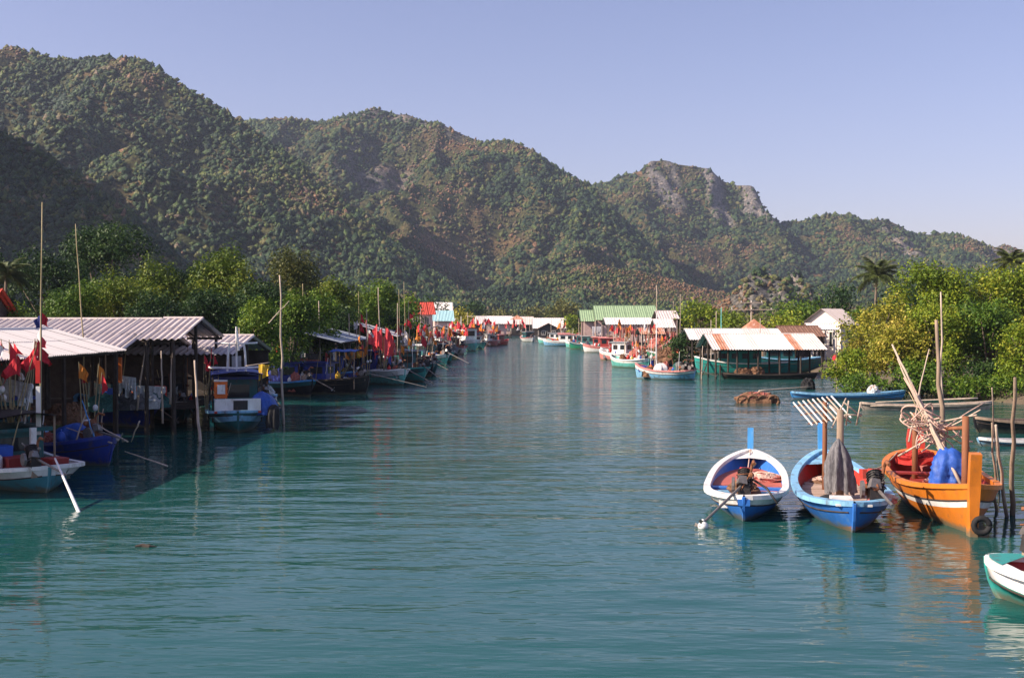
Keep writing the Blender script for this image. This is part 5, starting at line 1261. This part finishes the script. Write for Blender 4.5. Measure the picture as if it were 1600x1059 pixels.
l6 = Boat('teal boat right beside the aqua hulled boat', tuple(G(664, 597))[:2], 128, 7.6, 2.4, TEAL, TEAL, TEAL, WOOD, band=DTEAL, zs=(1.0, .5, .2), fl=.4, full=6, group=GLB, tm=.5)
l6.cabin(.34, .66, 1.6, 1.4, DTEAL, BLACK, win=2); l6.engine(.05, 0, 1.05, 3.8, 170, -.28, BLACK); l6.mast(.5, .2, 6)
l7 = Boat('mint boat with white top strake past the black engine pile', tuple(G(699, 572))[:2], 138, 8, 2.6, AQUA, WHITE, TEAL, WOOD, band=WHITE, zs=(1.1, .6, .2), fl=.4, full=6, group=GLB, tm=.5)
l7.cabin(.34, .66, 1.7, 1.6, DTEAL, BLACK, win=2); l7.engine(.04, 0, 1.2, 4, 175, -.3, BLACK, 1.3); l7.mast(.5, .2, 6)
l8 = Boat('high bowed aqua and white boat halfway along the left bank', tuple(G(744, 549))[:2], 118, 9, 3.2, AQUA, WHITE, TEAL, WOOD, band=WHITE, zs=(1.6, .6, .3), fl=.6, full=6, group=GLB, tm=.5)
l8.cabin(.2, .6, 2.0, 2.2, WHITE, RED, win=3); l8.mast(.62, 0, 5, WHITE, .08)
l9 = Boat('small red boat past the high aqua boat', tuple(G(766, 540))[:2], 60, 7, 2.2, RED, RED, DRED, WOOD, zs=(.8, .4, .2), fl=.3, full=5, group=GLB, lod=1); l9.cabin(.3, .6, 1.4, 1.4, DRED, PINK, win=1)
l10 = Boat('white hulled boat with red wheelhouse at the far canal', tuple(G(783, 536))[:2], 115, 8, 2.6, WHITE, RED, WHITE, WOOD, bottom=AQUA, zs=(1.2, .5, .3), fl=.4, full=6, group=GLB, lod=1); l10.cabin(.25, .6, 1.7, 1.6, DRED, PINK, win=2); l10.mast(.6, 0, 5, PALE, .07)
l11 = Boat('dark boat between the mint boat and the high aqua boat', tuple(G(716, 560))[:2], 132, 8, 2.6, BLACK, GREY, DWOOD, WOOD, zs=(1.1, .6, .2), fl=.4, full=6, group=GLB); l11.cabin(.34, .66, 1.7, 1.7, WHITE, ZINC, win=2); l11.mast(.5, .2, 6)
l12 = Boat('dark teal boat squeezed behind the teal boat', tuple(G(682, 584))[:2], 130, 7.6, 2.3, DTEAL, GREY, DTEAL, WOOD, zs=(1.0, .6, .2), fl=.4, full=6, group=GLB); l12.canopy(.2, .65, 1.7, 2.6, WHITE); l12.engine(.05, 0, 1.1, 3.2, 178, -.3, BLACK, 1.2)
l13 = Boat('pale blue boat just before the far red boat', tuple(G(754, 545))[:2], 125, 8, 2.6, LBLUE, WHITE, TEAL, WOOD, zs=(1.2, .5, .3), fl=.4, full=6, group=GLB, lod=1); l13.cabin(.3, .62, 1.7, 1.6, DBLUE, GREY, win=2); l13.mast(.6, 0, 6, PALE, .07)
l14 = Boat('navy boat under the blue awning on the left bank', (-13.8, 84), 150, 6.5, 2.2, DBLUE, SKYB, DBLUE, WOOD, zs=(.9, .5, .3), fl=.4, full=5, group=GLB); l14.canopy(.1, .8, 2.0, 3.0, TARPB)

EXTRA = []
for (lab, u, v, h_, L_, Bm, hu, ra, ba, cab, roof, z_) in [
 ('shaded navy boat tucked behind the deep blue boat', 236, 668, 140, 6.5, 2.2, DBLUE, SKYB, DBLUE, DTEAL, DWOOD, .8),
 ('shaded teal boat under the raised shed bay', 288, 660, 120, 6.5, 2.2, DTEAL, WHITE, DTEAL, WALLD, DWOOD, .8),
 ('blue cabin boat behind the nearest left boat', 40, 716, 128, 6.5, 2.3, DBLUE, LBLUE, SKYB, DTEAL, DBLUE, .8),
 ('navy boat between the white panel boat and bamboo pole', 418, 642, 125, 6.5, 2.1, DBLUE, LBLUE, DBLUE, DTEAL, TARPD, .7),
 ('dark boat under the zinc roof shed', 488, 620, 140, 7, 2.3, BLACK, SKYB, DTEAL, DBLUE, TARPD, .9),
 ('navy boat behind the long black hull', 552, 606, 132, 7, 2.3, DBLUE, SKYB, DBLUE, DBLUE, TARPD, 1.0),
 ('turquoise boat left of the aqua hulled boat', 600, 601, 128, 7, 2.3, TEAL, WHITE, AQUA, DTEAL, GREY, 1.0),
 ('black boat just past the teal pair', 676, 588, 135, 7.2, 2.3, BLACK, GREY, DTEAL, DTEAL, ZINC, 1.0),
 ('teal boat crowded beside the mint boat', 706, 566, 130, 7.5, 2.4, TEAL, WHITE, TEAL, WHITE, RED, 1.1),
 ('red trimmed white boat ahead of the high aqua boat', 726, 554, 126, 7.5, 2.5, WHITE, RED, PINK, DRED, PINK, 1.1),
 ('dark far boat hidden behind the high aqua boat', 757, 546, 120, 7.5, 2.5, DTEAL, GREY, DTEAL, WHITE, PINK, 1.1),
 ('small pink boat at the far left bend', 776, 541, 110, 7, 2.4, PINK, WHITE, PINK, WHITE, GREY, 1.0)]:
    b_ = Boat(lab, tuple(G(u, v))[:2], h_, L_, Bm, hu, ra, hu, WOOD, band=ba, zs=(z_, .5, .2), fl=.35, full=5.5, group=GLB, lod=1, tm=.48)
    b_.cabin(.34, .66, Bm * .66, 1.35, cab, roof, win=2); b_.engine(.06, 0, z_ + .1, 2.6, 178, -.3, BLACK, 1.1); b_.mast(.55, .2, 4.2, PALE, .045); EXTRA.append((b_, lab))

# left bank flags, nets, poles
def fb(label, group, u, v, D, n, h, mats, seed, **kw):
    p = P(u, v, D); bundle(label, group, (p.x, D, max(.4, p.z)), n, h, mats, kw.pop('spread', .8), seed, kw.pop('w', .9), kw.pop('fh', .8), **kw)
fb('marker flag over the narrow light teal stern', 'flags over the light teal stern', 505, 590, 83, 5, 2.4, [FLAGR, FLAGW, FLAGR], 51)
fb('marker flag right of the light teal stern board', 'flags right of the light teal stern', 532, 588, 82, 5, 2.2, [FLAGO, FLAGY], 52, tilt=(.7, 0))
fb('marker flag in the tall bunch beside the blue awning', 'tall flag bunch by the blue awning', 600, 580, 88, 12, 3.6, [FLAGP], 53, w=1.0, fh=1.9, spread=.6)
fb('marker flag low in front of the aqua hulled boat cabin', 'flags at the aqua hulled boat', 622, 580, 92, 7, 2.2, [FLAGO, FLAGR, FLAGP], 54)
fb('marker flag on the tent roof side of the left bank', 'flags before the white tent roof', 556, 555, 97, 5, 3.6, [FLAGR, FLAGW, FLAGK], 55, spread=.4)
fb('marker flag above the teal boat cabins', 'flags above the teal boats', 628, 550, 104, 5, 3.2, [FLAGR], 56, spread=.5)
fb('marker flag on the mint boat', 'flags on the mint boat', 678, 560, 128, 8, 3.6, [FLAGR, FLAGP, FLAGY, FLAGR], 57)
fb('marker flag over the squeezed dark teal boat', 'flags over the dark teal boat', 668, 568, 112, 8, 3.4, [FLAGR, FLAGW, FLAGO], 58)
fb('marker flag left of the high aqua boat', 'flags left of the high aqua boat', 712, 545, 160, 9, 4.0, [FLAGP, FLAGR], 59, w=1.2, fh=1.2)
fb('marker flag on the high aqua boat', 'flags on the high aqua boat', 738, 535, 187, 7, 4.0, [FLAGP, FLAGO], 60, w=1.2, fh=1.2)
for k, (u, v, D, lab) in enumerate([(450, 600, 78, 'under the zinc roof'), (575, 585, 86, 'behind the blue awning'), (645, 572, 100, 'between the teal pair'), (660, 560, 118, 'past the teal pair'), (690, 556, 140, 'over the crowded teal boat'), (704, 552, 150, 'beyond the mint boat cabin'), (724, 545, 170, 'at the red trimmed boat'), (752, 538, 205, 'behind the high aqua boat'), (775, 532, 245, 'at the pink far boat'), (815, 527, 290, 'left of the waterside hut')]):
    fb('marker flag ' + lab, 'flags ' + lab, u, v, D, 6, 2.9 + D * .006, [FLAGR, FLAGP, FLAGO, FLAGR, FLAGW][k % 3:], 150 + k, w=.7 + D * .003, fh=.7 + D * .003)
fb('marker flag at the far canal end', 'flags at the far canal end', 760, 527, 235, 8, 4.0, [FLAGP, FLAGR, FLAGW], 61, w=1.4, fh=1.3)
fb('marker flag before the far pale sheds', 'flags before the far pale sheds', 795, 524, 280, 8, 4.2, [FLAGP, FLAGR], 62, w=1.5, fh=1.4, spread=2.0)
for k, (u, v, D, s_, m, lab) in enumerate([
 (470, 590, 84, 1.2, NETB, 'dark net pile left of the light teal stern'), (552, 575, 90, 1.3, TARPD, 'navy heap below the blue awning'), (590, 580, 93, 1.0, NETW, 'pale net pile under the tall flag bunch'),
 (640, 565, 110, 1.5, NETB, 'dark gear pile above the teal boat'), (655, 572, 100, 1.3, RUBBER, 'black engine pile on the teal boat'), (690, 552, 132, 1.6, RUBBER, 'tall black net pile on the mint boat'),
 (700, 548, 145, 1.8, NETG, 'grey net pile beyond the mint boat'), (735, 530, 200, 1.8, NETR, 'reddish net pile on the far left bank'), (440, 585, 86, 1.3, NETB, 'shaded brown net pile behind the crooked bamboo pole'), (612, 590, 91, .9, NETR, 'red and white net on the aqua hulled boat')]):
    p = P(u, v, D); heap('net_heap', lab, 'net', (p.x, D, max(.5, p.z - .3)), s_ * .7, s_ * .6, s_ * .8, m, seed=80 + k)
for k, (u, v, D, w, m) in enumerate([(445, 560, 80, 2.6, NETR), (470, 562, 81, 2.2, NETR), (456, 552, 82, 3.4, NETG)]):
    p = P(u, v, D); net_curtain(['reddish net hung left inside the zinc roofed shed', 'reddish net hung right inside the zinc roofed shed', 'grey net on the rail of the zinc roofed shed'][k], p, p + Vector((w * .6, .3, 0)), .6, m, 20 + k)
for k, (u, v, v1, D, r, m, lab) in enumerate([
 (473, 443, 600, 80, .05, BAMBOO, 'tall bamboo pole over the zinc roof'), (498, 470, 545, 82, .06, PALE, 'pale pole before the small high roof'), (591, 449, 560, 92, .07, PALE, 'thick pale pole beside the tall flag bunch'),
 (560, 455, 560, 98, .04, BAMBOO, 'thin pole over the white tent roof'), (623, 452, 560, 105, .05, BAMBOO, 'thin pole above the teal boats'), (631, 440, 560, 108, .05, BAMBOO, 'tallest thin pole above the teal boats'), (638, 470, 560, 112, .045, PALE, 'pale thin pole left of the red roof'),
 (545, 490, 570, 90, .06, PALE, 'short pale pole by the blue awning'), (572, 500, 560, 95, .05, RED, 'short red topped pole by the tent roof'), (700, 505, 560, 140, .06, PALE, 'pole beside the mint boat cabin')]):
    a = P(u, v, D); b_ = P(u + 4, v1, D); pole(lab, a, (b_.x, D, -.5), r, m, GLP, crook=.04)
q = MB(); q.ball((0, 0, 0), .22, FLAGR, 8, 6, (1, .6, 1)); 
for k, (u, v, D, lab) in enumerate([(474, 500, 80, 'small red flag on the tall bamboo pole over the zinc roof'), (640, 490, 112, 'dark red flag left of the red roofed house')]):
    c = flag_cloth(.5, .6, 95 + k, FLAGR, .4).build('pennant', FLAGR); c.location = P(u, v, D); tag(c, lab, 'flag')

# ------------------------------------------------------------------ right bank boats and gear
GRB = 'fishing boats along the right bank'; RB = []
for (lab, u, v, h_, L, Bm, hu, ra, ba, cab, roof, mst) in [
 ('small aqua and white boat past the light blue boat', 1014, 576, 122, 6.5, 2.3, AQUA, WHITE, WHITE, None, None, 3),
 ('white boat with orange gear beyond the aqua boat', 992, 560, 140, 5.5, 2.0, WHITE, WHITE, WHITE, None, None, 3),
 ('long low white boat with pink rail at the net sheds', 986, 551, 166, 7.5, 2.4, WHITE, PINK, PINK, DRED, PINK, 4),
 ('dark green boat left of the net sheds', 951, 546, 150, 7.5, 2.6, GREEN, GREY, DTEAL, DTEAL, GREY, 5),
 ('light blue far boat on the right bank', 920, 541, 164, 9, 2.8, LBLUE, WHITE, WHITE, WHITE, PINK, 5),
 ('aqua boat beside the waterside hut', 893, 537, 160, 7.5, 2.6, AQUA, WHITE, WHITE, WHITE, GREY, 5),
 ('pale far boat left of the waterside hut', 832, 534, 110, 7, 2.6, WHITE, PINK, WHITE, DTEAL, GREY, 5),
 ('dark far boat next to the pale far boat', 824, 533, 80, 7, 2.6, DTEAL, GREY, DTEAL, DTEAL, GREY, 5),
 ('dark hulled boat behind the pink railed boat', 968, 549, 150, 7, 2.4, DTEAL, WHITE, DTEAL, DRED, PINK, 5),
 ('pale pink boat between aqua boat and net sheds', 1004, 564, 140, 6.5, 2.3, PINK, WHITE, WHITE, WHITE, GREY, 4),
 ('small navy boat behind the light blue boat', 1052, 574, 150, 6, 2.1, DBLUE, WHITE, DBLUE, None, None, 4),
 ('aqua cabin boat right of the far light blue boat', 938, 544, 150, 7, 2.4, AQUA, WHITE, WHITE, DTEAL, GREY, 5),
 ('white far boat beside the waterside hut', 906, 538, 160, 7, 2.4, WHITE, RED, AQUA, WHITE, PINK, 5),
 ('yellowish boat beside the dark green boat', 929, 544, 120, 6, 2.2, CREAM, RED, CREAM, None, None, 4)]:
    b_ = Boat(lab, tuple(G(u, v))[:2], h_, L, Bm, hu, ra, hu, WOOD, band=ba, zs=(.85, .5, .2), fl=.3, full=5, group=GRB, lod=1, tm=.45)
    if cab: b_.cabin(.3, .62, Bm * .65, 1.5, cab, roof, win=2)
    RB.append((b_, lab)); b_.engine(.08, 0, 1.0, 2.2, 185, -.3, BLACK, 1.0); b_.mast(.6, .1, mst, PALE, .06)
fb('marker flag in the right bank boats below the annex', 'flags below the green annex', 925, 535, 210, 9, 4.2, [FLAGP, FLAGR, FLAGO], 71, w=1.2, fh=1.2)
fb('marker flag under the pale canopy of right bank', 'flags under the pale canopy', 962, 540, 176, 9, 4.0, [FLAGO, FLAGR, FLAGP], 72, w=1.2, fh=1.1)
fb('marker flag at the pink railed boat', 'flags at the pink railed boat', 980, 545, 165, 8, 3.6, [FLAGO, FLAGP], 73, w=1.0, fh=1.0)
fb('marker flag near the grey shed of right bank', 'flags near the grey shed', 1012, 545, 148, 8, 3.6, [FLAGP, FLAGR, FLAGW], 74, w=.9, fh=.9)
fb('marker flag beside the small aqua and white boat', 'flags beside the small aqua boat', 1000, 560, 128, 7, 2.2, [FLAGO, FLAGP], 75, w=.7, fh=.7)
fb('marker flag at far right bank hut', 'flags at the waterside hut', 880, 527, 270, 6, 4.0, [FLAGP, FLAGO], 76, w=1.4, fh=1.3)
fb('marker flag by the white boat with orange gear', 'flags by the white boat', 1040, 555, 128, 7, 2.6, [FLAGP, FLAGW, FLAGO], 77, w=.7, fh=.7)
for k, (u, v, D, s_, m, lab) in enumerate([
 (1000, 552, 136, 1.6, NETR, 'pink net pile by the white boat'), (1020, 556, 128, 1.7, NETB, 'brown net pile left of the light blue boat'), (1042, 560, 118, 1.8, NETB, 'dark brown net pile behind the light blue boat'),
 (1056, 548, 122, 1.6, NETR, 'reddish net pile behind the deep green hull'), (972, 540, 172, 2.0, NETR, 'orange net pile under the pale canopy'), (950, 536, 190, 2.0, NETB, 'dark net pile left of the pale canopy'),
 (988, 548, 158, 1.6, NETG, 'grey net pile at the right bank sheds'), (1028, 540, 140, 1.7, NETR, 'pink net pile below the grey shed'), (905, 530, 225, 2.0, NETR, 'pink gear pile on the far light blue boat')]):
    p = P(u, v, D); heap('net_heap', lab, 'net', (p.x, D, max(.3, p.z - .5)), s_ * .75, s_ * .6, s_ * .8, m, seed=120 + k)
for k, (u0, v0, u1, v1, D) in enumerate([(1108, 560, 1092, 600, 100), (1098, 540, 1096, 610, 97), (1012, 500, 1014, 560, 125), (950, 505, 951, 550, 180), (972, 510, 973, 548, 172), (1046, 505, 1046, 545, 140), (1058, 500, 1058, 545, 142), (1034, 512, 1036, 556, 130)]):
    a, b_ = P(u0, v0, D), P(u1, v1, D)
    pole(['dark stake by the light blue boat stern', 'pale stake right of the light blue boat', 'thin pole above the small aqua boat', 'thin pole left of the pale canopy', 'thin pole at middle of the pale canopy', 'pale post below the grey shed', 'pale post at right end of the grey shed', 'thin pole among the pink nets'][k], a, (b_.x, D, -.6), .06, DWOOD if k == 0 else PALE, GPR, crook=.04)
q = MB(); q.tube([(-.35, 0, 0), (-.1, .06, .03), (.2, -.05, .02), (.45, .02, .0)], [.05, .09, .07, .02], 6); q.tube([(0, 0, .03), (.12, .25, .06)], [.04, .015], 5)
o = q.build('driftwood', DWOOD); o.location = G(226, 854) + Vector((0, 0, .0)); o.scale = (.6, .6, .6); tag(o, 'small dark driftwood floating in the open water', 'driftwood')

for k, (b_, w_) in enumerate([(l1, 'nearest left teal boat'), (l2, 'deep blue boat'), (l3, 'white panel boat'), (l4, 'black hulled boat'), (l4b, 'light blue band boat'), (l4c, 'light teal stern boat'), (l5, 'aqua hulled boat'), (l6, 'teal boat beside it'), (l7, 'mint boat'), (l8, 'high aqua boat'), (l11, 'dark boat past the mint boat'), (l12, 'squeezed dark teal boat'), (l13, 'far pale blue boat'), (l10, 'far white red boat'), (r1, 'light blue pink railed boat'), (tg3, 'deep green hull')] + EXTRA + RB):
    clutter(b_, w_, 300 + k * 17, 5 if k > 2 else 3, tall=1.0 if k > 2 else .7)

# ------------------------------------------------------------------ haze
hz = bpy.data.materials.new('haze'); hz.use_nodes = True
N, L = hz.node_tree.nodes, hz.node_tree.links; N.clear()
pv = N.new('ShaderNodeVolumePrincipled'); pv.inputs['Color'].default_value = (0.62, 0.72, 0.96, 1); pv.inputs['Density'].default_value = 0.00012; pv.inputs['Anisotropy'].default_value = 0.1
out = N.new('ShaderNodeOutputMaterial'); L.new(pv.outputs[0], out.inputs['Volume'])
q = MB(); q.box((0, 1000, 190), (5600, 2500, 392)); tag(q.build('haze', hz), 'thin bluish haze over canal and hills', 'haze', kind='stuff')
